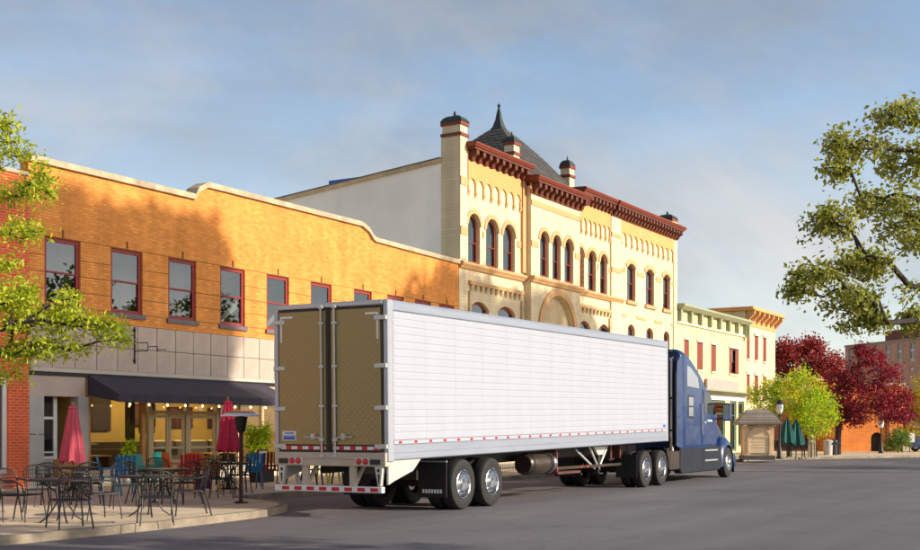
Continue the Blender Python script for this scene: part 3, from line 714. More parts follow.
# corbelled hoods over the lower windows
for u0, u1 in ((44.15, 49.05), (55.0, 59.05)):
    cbd.part('hood_band', MB().box(u0, u1, FV-.14, FV-.002, 7.86, 8.02), 'tan_trim')
    nb = int((u1-u0)/.42); cm_ = MB().prism([(-.002, 0), (-.10, .12), (-.13, .26), (-.002, .26)], -.10, .10, 'x').mesh('corbel', 'tan_stone')
    for i in range(nb): cbd.place('corbel', cm_, (u0+(i+.5)*(u1-u0)/nb, FV, 7.59))
    cbd.part('side_strip', MB().box(u0, u0+.14, FV-.10, FV-.002, 4.2, 7.58), 'tan_stone'); cbd.part('side_strip', MB().box(u1-.14, u1, FV-.10, FV-.002, 4.2, 7.58), 'tan_stone')
# cornices with brackets
bm_ = MB().prism([(-.002, 0), (-.13, .04), (-.18, .18), (-.36, .26), (-.36, .45), (-.002, .45)], -.11, .11, 'x').mesh('bracket', 'bracket_dark')
def cornice(u0, u1, V, z, n, ends=(0, 0)):
    cbd.part('cornice_bed', MB().box(u0, u1, V-.06, V-.002, z-.62, z-.44), 'cornice_red')
    cbd.part('cornice_soffit', MB().box(u0, u1, V-.46, V+.3, z-.15, z-.06), 'bracket_dark')
    cbd.part('cornice_top', MB().prism([(V+.3, z-.058), (V-.50, z-.058), (V-.58, z+.07), (V-.58, z+.12), (V-.50, z+.15), (V+.3, z+.18)], u0-ends[0], u1+ends[1], 'x'), 'cornice_red')
    cbd.part('frieze_strip', MB().box(u0, u1, V-.03, V-.001, z-.44, z-.18), 'orange_stucco')  # plain orange strip behind the brackets
    for i in range(n): cbd.place('bracket', bm_, (u0+(i+.5)*(u1-u0)/n, V-.06, z-.61))
cornice(43.98, 49.2, FV, 13.72, 9, (.1, .12)); cornice(49.15, 54.75, BV-.02, 13.20, 10, (.15, .15)); cornice(54.9, 59.0, FV, 13.72, 9, (0, 0)); cornice(59.02, 68.9, FV-.09, 13.70, 22, (0, .12))
# pinnacles
def pinnacle(u0, u1, v0, v1, z0, z1):
    p = cbd.part('pinnacle', MB().box(u0, u1, v0, v1, z0, z1), 'cream_stucco')
    cx, cy = (u0+u1)/2, (v0+v1)/2
    for z in (z1-.48, z1-.02): cbd.part('red_band', MB().box(u0-.06, u1+.06, v0-.06, v1+.06, z, z+.13), 'cornice_red', parent=p)
    hx, hy = (u1-u0)/2, (v1-v0)/2; rings = []
    for s, z in ((1.12, 0), (1.2, .05), (1.1, .10), (.95, .20), (.65, .28), (.25, .32), (.12, .34), (.10, .44), (.02, .54)):
        rings.append([(cx-hx*s, cy-hy*s, z1+.115+z), (cx+hx*s, cy-hy*s, z1+.115+z), (cx+hx*s, cy+hy*s, z1+.115+z), (cx-hx*s, cy+hy*s, z1+.115+z)])
    cbd.part('cap', MB().loft(rings), 'copper_green', parent=p)
pinnacle(43.42, 44.0, FV-.05, FV+.85, 14.0, 14.55); pinnacle(48.45, 49.0, FV+.1, FV+.6, 13.6, 14.75); pinnacle(54.85, 55.4, FV+.35, FV+.85, 13.3, 14.9); pinnacle(68.2, 69.0, FV-.03, FV+.85, 14.0, 14.2)
# pyramid roof with spire, shingles laid in courses
ax, ay = 51.97, 28.72
prof = [(2.95, 13.38), (2.45, 14.12), (1.95, 14.76), (1.42, 15.38), (.88, 15.95), (.32, 16.48), (.24, 16.6), (.14, 16.95), (.08, 17.35), (.03, 17.6)]
def sqring(h, z): return [(ax-h, ay-h, z), (ax+h, ay-h, z), (ax+h, ay+h, z), (ax-h, ay+h, z)]
cbd.part('pyramid_roof', MB().loft([sqring(h-.06, z-.03) for h, z in prof[:6]]), 'slate')
sp = cbd.part('spire', MB().loft([sqring(h, z) for h, z in prof[5:]]), 'copper_green')
cbd.part('finial', MB().lathe([(.0, 0), (.07, .06), (.09, .12), (.05, .2), (.0, .24)], 8, (ax, ay, 17.55)), 'copper_green', parent=sp)
def hz(z):
    for (h0, z0), (h1, z1) in zip(prof[:-1], prof[1:]):
        if z0 <= z <= z1: return h0+(h1-h0)*(z-z0)/(z1-z0)
    return .4
crs = MB(); nc = 16; rs = random.Random(8)
for k in range(nc):
    za = 13.38+(16.45-13.38)*k/nc; zc = 13.38+(16.45-13.38)*(k+1)/nc
    ha, hc = hz(za), hz(zc); n = max(2, int(2*ha/.34))
    for s in range(4):
        for i in range(n):
            t0, t1 = -1+2*i/n, -1+2*(i+1)/n; e = .012+rs.random()*.02
            def P(t, h, z, e):
                x, y = (t*h, -h-e); 
                for _ in range(s): x, y = -y, x
                return (ax+x, ay+y, z)
            crs.poly(P(t0+.012, ha, za, e), P(t1-.012, ha, za, e), P(t1-.012, hc, zc, .0), P(t0+.012, hc, zc, .0))
o = cbd.part('shingles', crs, 'slate'); o['kind'] = 'stuff'

# ------------------------------------------------------------ yellow house with green cornice
yh = BLD('yellow_building', 'pale yellow two storey building with sage green cornice and red shutters', 'building', (69.05, FV, .13))
a0, a1 = 69.05, 82.5
W = [(70.34, 71.22), (72.67, 73.79), (75.33, 76.32), (79.0, 81.1)]
mb = MB(); facade(mb, a0, a1, .13, 8.95, FV, [(a, b, 5.45, 7.2) for a, b in W]+[(70, 73.4, .5, 3.6), (74.4, 78.2, .5, 3.6), (79.2, 80.6, .2, 3.6), (81.0, 82.3, .5, 3.6)], .22)
mb.poly((a1, FV, .13), (a1, 45, .13), (a1, 45, 8.95), (a1, FV, 8.95)).poly((a0, FV+.3, 8.8), (a1, FV+.3, 8.8), (a1, 45, 8.8), (a0, 45, 8.8))
yh.part('wall', mb, 'yellow_stucco')
for i, (a, b) in enumerate(W):
    window(yh, a+.01, b-.01, 5.46, 7.19, FV+.1, fw=.10, fm='red_wood', rail=.5, sill=(.12, FV-.1, 'pale_trim'))
    m_ = (a+b)/2
    if i < 3:
        for p, q in ((a+.05, m_-.01), (m_+.01, b-.05)): yh.part('shutter', MB().box(p, q, FV+.03, FV+.07, 5.5, 7.15), 'red_wood', bevel=.01)
    else:
        for p, q in ((a+.03, a+.62), (b-.62, b-.03)): yh.part('shutter', MB().box(p, q, FV+.03, FV+.07, 5.5, 7.15), 'red_wood', bevel=.01)
    yh.part('lintel', MB().box(a-.1, b+.1, FV-.07, FV-.002, 7.21, 7.36), 'pale_trim')
yh.part('cornice', MB().prism([(FV+.3, 8.96), (FV-.30, 8.96), (FV-.52, 9.16), (FV-.52, 9.28), (FV+.3, 9.34)], a0, a1+.2, 'x'), 'green_trim')
yh.part('frieze_rail', MB().box(a0, a1, FV-.12, FV-.002, 8.12, 8.26), 'pale_trim')
for i in range(8):
    x = a0+.25+i*(a1-a0-.5)/7; yh.part('frieze_bracket', MB().box(x-.14, x+.14, FV-.26, FV-.002, 8.27, 8.955), 'green_trim')
yh.part('end_bracket', MB().box(a1-.3, a1+.02, FV-.4, FV-.27, 8.0, 8.955), 'green_trim')
yh.part('sign_board', MB().box(74.0, 80.4, FV-.22, FV-.1, 4.30, 4.95), 'mauve_sign'); yh.part('sign_board', MB().box(69.6, 73.0, FV-.22, FV-.1, 4.30, 4.95), 'pale_trim')
yh.part('shop_cornice', MB().prism([(FV-.002, 3.98), (FV-.25, 4.0), (FV-.75, 4.14), (FV-.75, 4.26), (FV-.002, 4.29)], a0, a1, 'x'), 'green_trim')
yh.part('shop_fascia', MB().box(a0, a1, FV-.08, FV-.002, 3.62, 3.97), 'white_paint')
for a, b, z in ((70, 73.4, .5), (74.4, 78.2, .5), (79.2, 80.6, .2), (81.0, 82.3, .5)): window(yh, a+.01, b-.01, z+.01, 3.59, FV+.1, fw=.12, fm='teal_paint', rail=.72, name='shop_window', mull=1)
yh.part('room_backing', MB().poly((a0+.1, FV+.8, .2), (a1-.1, FV+.8, .2), (a1-.1, FV+.8, 8), (a0+.1, FV+.8, 8)), 'room_void')

# ------------------------------------------------------------ taller cream house with orange cornice
oh = BLD('corner_building', 'cream corner building with wide bracketed orange cornice beyond the yellow one', 'building', (82.55, FV, .13))
a0, a1 = 82.55, 89.9
W = [(82.9, 83.6), (84.75, 85.6), (86.8, 87.6)]
mb = MB(); facade(mb, a0, a1, .13, 10.0, FV, [(a, b, z0, z1) for a, b in W for z0, z1 in ((6.65, 8.4), (3.75, 5.55))]+[(83, 85.8, .5, 3.0), (86.4, 89.3, .5, 3.0)], .22)
mb.poly((a1, FV, .13), (a1, 40, .13), (a1, 40, 10.0), (a1, FV, 10.0)).poly((a0, FV, 8.5), (a0, 40, 8.5), (a0, 40, 10), (a0, FV, 10)).poly((a0, FV+.3, 9.9), (a1, FV+.3, 9.9), (a1, 40, 9.9), (a0, 40, 9.9))
oh.part('wall', mb, 'cream_stucco')
for a, b in W:
    for z0, z1 in ((6.65, 8.4), (3.75, 5.55)):
        window(oh, a+.01, b-.01, z0+.01, z1-.01, FV+.12, fw=.08, fm='red_wood', rail=.5, sill=(.12, FV-.1, 'pale_trim'))
        m_ = (a+b)/2
        for p, q in ((a+.03, m_-.02), (m_+.02, b-.03)): oh.part('shutter', MB().box(p, q, FV+.04, FV+.08, z0+.05, z1-.05), 'red_wood', bevel=.01)
        oh.part('lintel', MB().box(a-.15, b+.15, FV-.1, FV-.002, z1+.01, z1+.22), 'pale_trim')
oh.part('frieze', MB().box(a0, a1, FV-.04, FV-.002, 9.0, 9.75), 'orange_stucco')
oh.part('cornice', MB().box(a0-.3, a1+.2, FV-.75, 36, 10.02, 10.12).box(a0-.2, a1+.12, FV-.62, 35.8, 10.122, 10.28), 'orange_stucco')
for i in range(7):
    x = a0+.2+i*(a1-a0-.4)/6; oh.part('bracket', MB().prism([(FV-.042, 9.2), (FV-.2, 9.35), (FV-.65, 9.8), (FV-.65, 10.015), (FV-.042, 10.015)], x-.12, x+.12, 'x'), 'tan_trim')
for a, b in ((83, 85.8), (86.4, 89.3)): window(oh, a+.01, b-.01, .51, 2.99, FV+.12, fw=.12, fm='red_wood', rail=.72, name='shop_window', mull=1)
oh.part('room_backing', MB().poly((a0+.1, FV+.8, .2), (a1-.1, FV+.8, .2), (a1-.1, FV+.8, 8.6), (a0+.1, FV+.8, 8.6)), 'room_void')

# ------------------------------------------------------------ buildings at the end of the street
def frontal(name, label, px0, px1, t, ztop, m, depth=10, ang=0.0, z0=.13):
    """building whose front faces the camera; returns root empty with local x to the right, y away, and width"""
    p = dp(px0, t, z0); wd = (px1-px0)/1200*t
    o = thing(name, label, 'building', p, HEAD-R(90)+ang); return o, wd
def lwall(o, wd, h, ops, m, depth=10):
    mb = MB(); facade(mb, 0, wd, 0, h, 0, ops, .25)
    mb.poly((0, 0, 0), (0, depth, 0), (0, depth, h), (0, 0, h)).poly((wd, 0, 0), (wd, 0, h), (wd, depth, h), (wd, depth, 0)).poly((0, 0, h), (wd, 0, h), (wd, depth, h), (0, depth, h))
    return mb.build('wall', m, o)
class LB:
    def __init__(s, o): s.root = o
    def part(s, name, mb, m, smooth=False, bevel=0, parent=None, fix=True): return mb.build(name, m, parent or s.root, None, smooth, bevel)
ob, wd = frontal('orange_brick_building', 'low orange brick building with dark arched doorway behind the maroon tree', 836, 903, 84, 5, 'orange_brick')
dx = (871-836)/1200*84
lwall(ob, wd, 4.6, [(dx, dx+.85, 0.02, 1.35, .42), (dx+1.3, dx+1.6, 0.02, .45, .1), (dx+1.9, dx+2.2, .02, .45, .1)], 'orange_brick')
for a, b, z in ((dx, dx+.85, 1.4), (dx+1.25, dx+2.25, .5)): MB().box(a-.1, b+.1, .3, .34, 0, z).build('door', 'room_void', ob)
MB().box(-.1, wd+.1, -.2, .1, 4.605, 4.8).build('coping', 'coping', ob)
MB().box(dx+1.05, dx+1.25, -.12, -.002, 0, 4.59).build('pilaster', 'cornice_red', ob)
o2, wd = frontal('red_shop_building', 'dark red brick shop row with arched openings behind the lime green tree', 785, 835, 90, 5, 'red_brick')
oa = [(.5+.95*i, 1.15+.95*i, .02, 1.9, .3) for i in range(3)]
lwall(o2, wd, 5.2, oa, 'red_brick')
for a, b, c, d, r_ in oa: w_ = window(LB(o2), a+.01, b-.01, .03, 1.89, .1, rise=.29, fw=.08, fm='pale_trim', rail=.6)
MB().box(.2, wd-.2, .5, .55, 0, 2.2).build('room_backing', 'room_void', o2); MB().box(-.1, wd+.1, -.25, .1, 5.205, 5.4).build('coping', 'coping', o2)
# brick hotel
hd = Vector(ray(67)).normalized(); p0 = dp(845, 240, 0)
# front runs from its left corner towards the viewer's right
hdir = -hd; hang = math.atan2(hdir.y, hdir.x)
ho = thing('brick_hotel', 'tall tan brick hotel with columns of dark windows in the right background', 'building', p0, hang)
HW, HH = 34.0, 18.2
def wz(y, t): return (430-y)/1200.0*t+CAMH
ops = []; cols = []
for i in range(6):
    px = 850.5+i*12.3
    u, v = ray(px); # intersect with front line
    A = np.array([[u, -hdir.x], [v, -hdir.y]]); s = np.linalg.solve(A, np.array([p0.x, p0.y])); t, l = s
    cols.append((l, t))
for l, t in cols:
    wd = 5.0/1200*t/ .72
    for ya, yb in ((349, 367), (371.5, 375)):
        sl_ = (t/240); ops.append((l-wd/2, l+wd/2, wz(yb, 240)*1.0-0.02, wz(ya, 240)))
mb = MB(); facade(mb, 0, HW, 0, HH, 0, ops, .3)
mb.poly((0, 0, 0), (0, 20, 0), (0, 20, HH), (0, 0, HH)).poly((HW, 0, 0), (HW, 0, HH), (HW, 20, HH), (HW, 20, 0)).poly((0, 0, HH), (HW, 0, HH), (HW, 20, HH), (0, 20, HH))
mb.build('wall', 'hotel_brick', ho)
for (a, b, c, d) in ops:
    f = MB().box(a+.01, a+.16, .1, .2, c+.01, d-.01).box(b-.16, b-.01, .1, .2, c+.01, d-.01).box(a+.16, b-.16, .1, .2, d-.2, d-.01).build('window', 'pier_stone', ho)
    if d-c > 2:
        for k in range(2): 
            zz = c+(d-c)*(.02+.5*k); MB().box(a+.16, b-.16, .12, .2, zz, zz+.5).build('spandrel', 'white_paint', f)
    MB().box(a+.16, b-.16, .21, .22, c, d-.2).build('pane', 'pane', f); MB().box(a, b, .6, .62, c-.2, d+.2).build('blind', 'room_void', f)  # rear sheet coloured near-black for the unlit hotel room
MB().box(8.5, HW, 3, 14, HH+.01, HH+2.6).build('penthouse', 'cornice_red', ho)
MB().box(-.1, HW, -.15, .2, HH+.002, HH+.35).build('coping', 'coping', ho)


# ------------------------------------------------------------ trees
def leafmesh(name, pos, nrm_bias, L, Wd, rng, tint, m, fold=.25):
    n = len(pos)
    d = rng.normal(size=(n, 3)); d[:, 2] -= .15; d /= np.linalg.norm(d, axis=1)[:, None]
    up = rng.normal(size=(n, 3)); up[:, 2] += nrm_bias; s = np.cross(d, up); s /= np.linalg.norm(s, axis=1)[:, None]+1e-9
    nn = np.cross(s, d)
    sz = rng.uniform(.65, 1.25, size=(n, 1))
    a = pos-d*L*.5*sz; tip = pos+d*L*.5*sz; l = pos-d*L*.05*sz+s*Wd*.5*sz+nn*fold*Wd*sz; r = pos-d*L*.05*sz-s*Wd*.5*sz+nn*fold*Wd*sz
    v = np.stack([a, l, tip, r], 1).reshape(-1, 3).astype(np.float32)
    me = bpy.data.meshes.new(name); me.vertices.add(4*n); me.vertices.foreach_set('co', v.ravel())
    idx = np.arange(n)[:, None]*4; tri = np.concatenate([idx+np.array([[0, 1, 2]]), idx+np.array([[0, 2, 3]])], 1).reshape(-1).astype(np.int32)
    me.loops.add(6*n); me.loops.foreach_set('vertex_index', tri)
    me.polygons.add(2*n); me.polygons.foreach_set('loop_start', np.arange(0, 6*n, 3, dtype=np.int32))
    me.update(calc_edges=True); me.validate()
    at = me.attributes.new('tint', 'FLOAT', 'POINT'); at.data.foreach_set('value', np.repeat(tint, 4).astype(np.float32))
    me.materials.append(MT[m]); return me
def make_tree(name, label, base, trunk, lobes, ncl, nlf, L, Wd, spread, lm, bm, seed, tipr=.006, rexp=.46, rmax=.3, group=None, wander=.12, flat=1.0, cat='tree', extra_nodes=(), shell=.35, limb=9.0):
    """trunk: local points; lobes: (center, radii, weight); clusters hang on a branching skeleton grown from the trunk"""
    rng = np.random.default_rng(seed)
    root = thing(name, label, cat, base, 0, group)
    cl = []; wts = np.array([l[2] for l in lobes], float); wts /= wts.sum()
    for i in range(ncl):
        l = lobes[rng.choice(len(lobes), p=wts)]; d = rng.normal(size=3); d /= np.linalg.norm(d); r = (shell+(1-shell)*rng.random())**.6
        cl.append(np.array(l[0])+d*r*np.array(l[1]))
    cl = np.array(cl)
    nodes = []; par = []
    tp = np.array(trunk, float)
    for k in range(len(tp)-1):
        n = max(2, int(np.linalg.norm(tp[k+1]-tp[k])/.35))
        for j in range(n):
            nodes.append(tp[k]+(tp[k+1]-tp[k])*j/n); par.append(len(nodes)-2)
    nodes.append(tp[-1]); par.append(len(nodes)-2)
    ntr = len(nodes); top = tp[-1]
    d0 = np.min(np.linalg.norm(cl[:, None, :]-np.array(nodes)[None, ntr//3:], axis=2), axis=1)
    order = np.argsort(d0); leafn = []
    dep = [0]*ntr
    for ci in order:
        c = cl[ci]; A = np.array(nodes); dist = np.linalg.norm(A-c, axis=1)
        # prefer nodes lower and nearer to the trunk so limbs sweep outwards
        pen = dist+np.where(A[:, 2] > c[2]+.1, .8*(A[:, 2]-c[2]), 0)+.05*np.array(dep)
        pen[:max(1, ntr//3)] += 50
        j = int(np.argmin(pen)); p = A[j]; seglen = dist[j]; n = max(1, int(seglen/.55)); last = j
        bow = rng.normal(size=3)*wander*seglen*.5; bow[2] += .06*seglen
        for k in range(1, n+1):
            t = k/n; q = p+(c-p)*t+bow*math.sin(math.pi*t)*(.9 if k < n else 0)
            nodes.append(q); par.append(last); last = len(nodes)-1; dep.append(dep[par[-1]]+1)
        leafn.append(last)
    cnt = np.zeros(len(nodes))
    for l in leafn: cnt[l] += 1
    for i in range(len(nodes)-1, 0, -1): cnt[par[i]] += cnt[i]
    rad = np.minimum(tipr*np.maximum(cnt, 1)**rexp, rmax); rad[ntr:] = np.minimum(rad[ntr:], limb)
    mbT, mbB = MB(), MB()
    mbT.tube([nodes[i] for i in range(ntr)], [max(rad[i], .02) for i in range(ntr)], 9)
    for i in range(ntr, len(nodes)):
        j = par[i]; mbB.tube([nodes[j], nodes[i]], [min(rad[j], rad[i]*1.5), rad[i]], 5 if rad[i] > .012 else 4, cap=False)
    mbT.build('trunk', bm, root, smooth=True)
    mbB.build('branches', bm, root, smooth=True, fix=False)['kind'] = 'stuff'
    pos = []; tn = []
    for ci in range(len(cl)):
        n = int(nlf*rng.uniform(.6, 1.4)); o = rng.normal(size=(n, 3))*spread; o[:, 2] *= flat
        pos.append(cl[ci]+o); b = rng.uniform(0, 1); tn.append(np.clip(b*.55+rng.uniform(0, .55, n), 0, 1))
    pos = np.concatenate(pos); tn = np.concatenate(tn)
    cr_ = put('crown', leafmesh('crown', pos, .8, L, Wd, rng, tn, lm), root)
    return root
def local(px, py, t, base): 
    p = dp(px, t, wz(py, t)); return np.array(p)-np.array(base)
def wz(y, t): return (430-y)/1200.0*t+CAMH

# left street tree: trunk stands just outside the frame, boughs reach in
tl = 16.6; b0 = dp(-62, tl+.3, .13)
lob = []
for (px, py, dt, rx, rz_, wt) in ((8, 150, 0, .34, .30, 8), (4, 122, 0, .20, .20, 4), (85, 345, -.2, .35, .10, 5), (25, 325, -.2, .5, .15, 8), (-2, 195, .2, .5, .25, 9), (36, 188, -.1, .30, .20, 7), (20, 232, .1, .42, .16, 8), (-25, 120, .2, .3, .3, 4),
                               (12, 300, -.2, .50, .22, 16), (62, 318, -.2, .52, .14, 16), (42, 348, -.1, .48, .13, 11), (100, 326, -.2, .30, .10, 8), (12, 352, 0, .4, .15, 9), (-30, 280, .2, .5, .5, 8), (70, 300, -.1, .22, .10, 4), (118, 338, -.3, .16, .08, 3), (0, 265, .1, .28, .1, 4), (6, 375, .1, .25, .08, 4), (48, 172, -.1, .16, .16, 3), (28, 290, -.1, .25, .12, 5)):
    lob.append((local(px, py, tl+dt, b0), (rx, rx, rz_), wt))
make_tree('street_tree', 'fresh green young tree reaching in at the left edge by the cafe', b0, [(0, 0, 0), (.05, .02, 1.2), (.02, .05, 2.1), (.1, .0, 3.0), (.25, -.1, 4.4), (.5, -.2, 6.0)],
          lob, 380, 22, .085, .036, .075, 'leaf_left', 'bark_dark', 11, limb=.03, tipr=.0045, rmax=.14, group='trees leaning into the frame', shell=.1)
# right foreground tree
tr_ = 14.5; b1 = dp(1185, 12.8, .13)
lob = []
for (px, py, dt, rx, rz_, wt) in ((897, 116, .2, .34, .17, 9), (850, 145, 0, .34, .16, 9), (905, 160, .4, .4, .3, 9), (838, 170, -.1, .2, .12, 4), (880, 205, .2, .5, .2, 12), (830, 225, 0, .34, .18, 10), (910, 235, .4, .4, .3, 9), (865, 265, 0, .48, .13, 10), (815, 275, -.2, .30, .12, 7), (797, 290, -.3, .14, .08, 3), (850, 300, -.2, .42, .15, 9), (872, 318, -.2, .22, .1, 4), (848, 330, -.2, .12, .06, 2), (905, 290, .2, .3, .2, 4), (915, 320, .2, .16, .08, 4), (965, 150, .5, .6, .45, 9), (975, 240, .5, .7, .6, 10), (965, 330, .4, .5, .3, 6), (945, 118, .4, .4, .3, 6)):
    lob.append((local(px, py, tr_+dt, b1), (rx, rx, rz_), wt))
make_tree('shade_tree', 'olive green leafy boughs of a tree hanging in at the upper right', b1, [(0, 0, 0), (.0, .1, 1.5), (.1, .3, 2.6), (.3, .7, 3.6), (.6, 1.1, 4.8), (.8, 1.3, 6.2)],
          lob, 520, 24, .075, .04, .068, 'leaf_right', 'bark_dark', 23, limb=.035, tipr=.0045, rmax=.24, group='trees leaning into the frame', wander=.18, shell=.1)
# lime green tree on the square, several pale stems
t_ = 66.5; b2 = dp(812, t_, .13)
lob = [(local(px, py, t_+dt, b2), (rx, rx*1.0, rz_), wt) for (px, py, dt, rx, rz_, wt) in ((795, 398, .3, 1.5, 1.0, 10), (812, 415, 0, 1.25, 1.0, 9), (778, 405, .2, 1.1, .7, 7), (808, 388, .2, .9, .7, 5), (790, 380, .4, .7, .5, 3), (765, 402, .8, .8, .9, 4), (823, 403, 0, .7, .9, 4), (757, 396, .8, .5, .5, 2), (771, 385, .5, .5, .5, 2), (802, 374, .3, .45, .35, 1.5), (832, 416, 0, .4, .6, 2), (768, 418, .4, .5, .4, 2), (812, 425, -.2, 1.0, .5, 5))]
lt = make_tree('lime_tree', 'bright lime green tree with pale slender stems on the square', b2, [(0, 0, 0), (.02, .0, .9), (-.05, .03, 1.8), (-.1, .0, 2.6), (-.25, .1, 3.8)], lob, 330, 25, .15, .085, .19, 'leaf_lime', 'bark_pale', 31, tipr=.008, rmax=.075)
for dx, dy in ((-.28, .12), (.22, -.1), (.38, .2)): MB().tube([(dx, dy, 0), (dx*.9, dy, 1.0), (dx*.3, dy*.4, 2.4)], [.05, .045, .03], 7).build('trunk', 'bark_pale', lt, smooth=True)
# copper beeches
t_ = 74; b3 = dp(838, t_, .13)
lob = [(local(px, py, t_+dt, b3), (rx, rx, rz_), wt) for (px, py, dt, rx, rz_, wt) in ((866, 372, 0, 1.5, 1.1, 8), (885, 392, 0, 1.5, 1.0, 8), (862, 400, -.4, 2.1, 1.0, 12), (895, 410, .1, 1.3, .7, 7), (842, 405, -.2, 1.0, 1.1, 7), (870, 413, -.3, 2.3, .55, 9), (846, 417, 0, 1.1, .6, 5), (902, 418, 0, .8, .4, 3), (872, 358, .2, .8, .5, 3), (850, 380, .2, 1.0, .8, 5), (833, 388, .3, .7, .9, 3), (905, 400, .2, .55, .4, 2), (862, 350, .2, .4, .4, 1.5), (890, 372, .1, .6, .5, 2))]
make_tree('copper_beech', 'wide deep maroon tree in front of the orange brick building', b3, [(0, 0, 0), (.0, 0, .9), (.1, 0, 1.5), (.5, 0, 2.2), (1.2, .0, 3.4), (1.6, .0, 4.6)], lob, 400, 30, .18, .10, .21, 'leaf_maroon', 'bark_purple', 41, tipr=.012, rmax=.24, group='purple leaved trees')
t_ = 92; b4 = dp(806, t_, .13)
lob = [(local(px, py, t_+dt, b4), (rx, rx, rz_), wt) for (px, py, dt, rx, rz_, wt) in ((800, 358, 0, 2.0, 1.4, 8), (785, 365, 0, 1.3, 1.5, 6), (822, 372, 0, 1.8, 1.2, 7), (812, 350, 0, 1.2, .8, 4), (800, 385, 0, 3.0, 1.3, 9), (832, 362, .3, .9, .8, 3), (840, 392, 0, 1.2, 1.2, 4), (783, 350, 0, .8, .8, 3))]
make_tree('copper_beech', 'reddish wine coloured tree rising behind the lime green one', b4, [(0, 0, 0), (0, 0, 2), (-.2, 0, 3.5), (-.2, 0, 6)], lob, 330, 30, .26, .15, .27, 'leaf_wine', 'bark_purple', 43, tipr=.014, rmax=.22, group='purple leaved trees', shell=.3)
# yellow green tree and shrub at the right edge
t_ = 88; b5 = dp(925, t_, .13)
lob = [(local(px, py, t_+dt, b5), (rx, rx, rz_), wt) for (px, py, dt, rx, rz_, wt) in ((918, 400, 0, 1.2, 1.0, 8), (912, 425, 0, 1.3, .8, 8), (925, 385, 0, 1.0, 1.0, 6), (935, 410, 0, 1.6, 1.3, 8), (904, 436, 0, .6, .4, 3))]
make_tree('yellow_tree', 'yellow green tree at the right edge behind the parked car', b5, [(0, 0, 0), (0, 0, 1.2), (.1, 0, 3)], lob, 160, 26, .2, .12, .22, 'leaf_yellow', 'bark', 51, tipr=.012, rmax=.16)
t_ = 80; b6 = dp(898, t_, .13)
lob = [(local(px, py, t_, b6), (rx, rx, rz_), wt) for (px, py, rx, rz_, wt) in ((897, 437, .75, .6, 6), (905, 440, .5, .5, 3), (892, 446, .5, .4, 3))]
make_tree('garden_shrub', 'round green shrub beside the orange brick wall', b6, [(0, 0, 0), (0, 0, .3), (0, 0, .9)], lob, 60, 26, .15, .09, .15, 'leaf_green', 'bark', 53, tipr=.008, rmax=.06, cat='shrub')
# big trees across the street (beyond the frame): first one added, crown shaped to shade the cafe front; two planes dapple the cream one
T = math.tan(SUN_EL)*math.sqrt(SUN_K**2+1)
def far_side(Uf, Zf, V): return np.array((Uf+SUN_K*(FV-V), V, Zf+T*(FV-V)))
EV = -6.0; eb = far_side(7.5, 0, EV); eb[2] = .13
lob = [(far_side(u, z, EV+dv)-eb, (rx, 1.6, rz_), wt) for (u, z, dv, rx, rz_, wt) in [(14, 4.6, 0, 2.4, 3.0, 7), (18, 5.0, .5, 2.2, 2.6, 8), (18, 2.5, .5, 2.6, 2.0, 6), (27.9, 6.5, 0, 1.0, 1.0, 7), (27.2, 6.6, 0, 1.4, 1.1, 7), (27.8, 1.2, .2, 1.1, .9, 5), (27.8, 2.9, .2, 1.1, 1.1, 6), (27.9, 4.6, .2, 1.0, 1.2, 6)]+[(20.6+1.75*i, z, .2*(i % 2), 1.5, 1.35, 7) for i in range(4) for z in (1.6, 3.6, 5.4, 6.4)]+[(19.5+.85*i, 6.95, .1, .7, .65, 2.2) for i in range(11)]]
hgt = T*(FV-EV)
make_tree('shadow_caster_tree', 'added unseen tree across the street, crown shaped to shade the cafe front', eb, [(0, 0, 0), (.2, 0, 4), (.6, .1, 8), (1.5, 0, hgt-1), (9, 0, hgt+2.8), (15, 0, hgt+4.5)], lob, 1500, 26, .44, .36, .30, 'leaf_green', 'bark', 81, tipr=.02, rmax=.45, group='trees across the street', shell=.0)
for i, (Uf, zf, sd) in enumerate(((44.0, 6.2, 61), (53.0, 6.0, 63))):
    bb = far_side(Uf, 0, -4.0); bb[2] = .13
    make_tree('plane_tree', ['tall plane tree across the street, nearer of two beyond the frame', 'tall plane tree across the street, farther of two beyond the frame'][i], bb, [(0, 0, 0), (.1, 0, 5), (0, .1, 10), (.2, 0, T*29.9+3)],
              [(np.array((dx, 0, T*29.9+zf+dz)), (rx, 2.4, rz_), wt) for dx, dz, rx, rz_, wt in ((0, 0, 4.2, 2.0, 8), (3.4, -.8, 2.6, 1.9, 5), (-2.8, -.4, 2.4, 1.9, 5), (1, -2.5, 4.2, 1.6, 5))], 300, 26, .40, .3, .36, 'leaf_green', 'bark', sd, tipr=.02, rmax=.32, group='trees across the street')
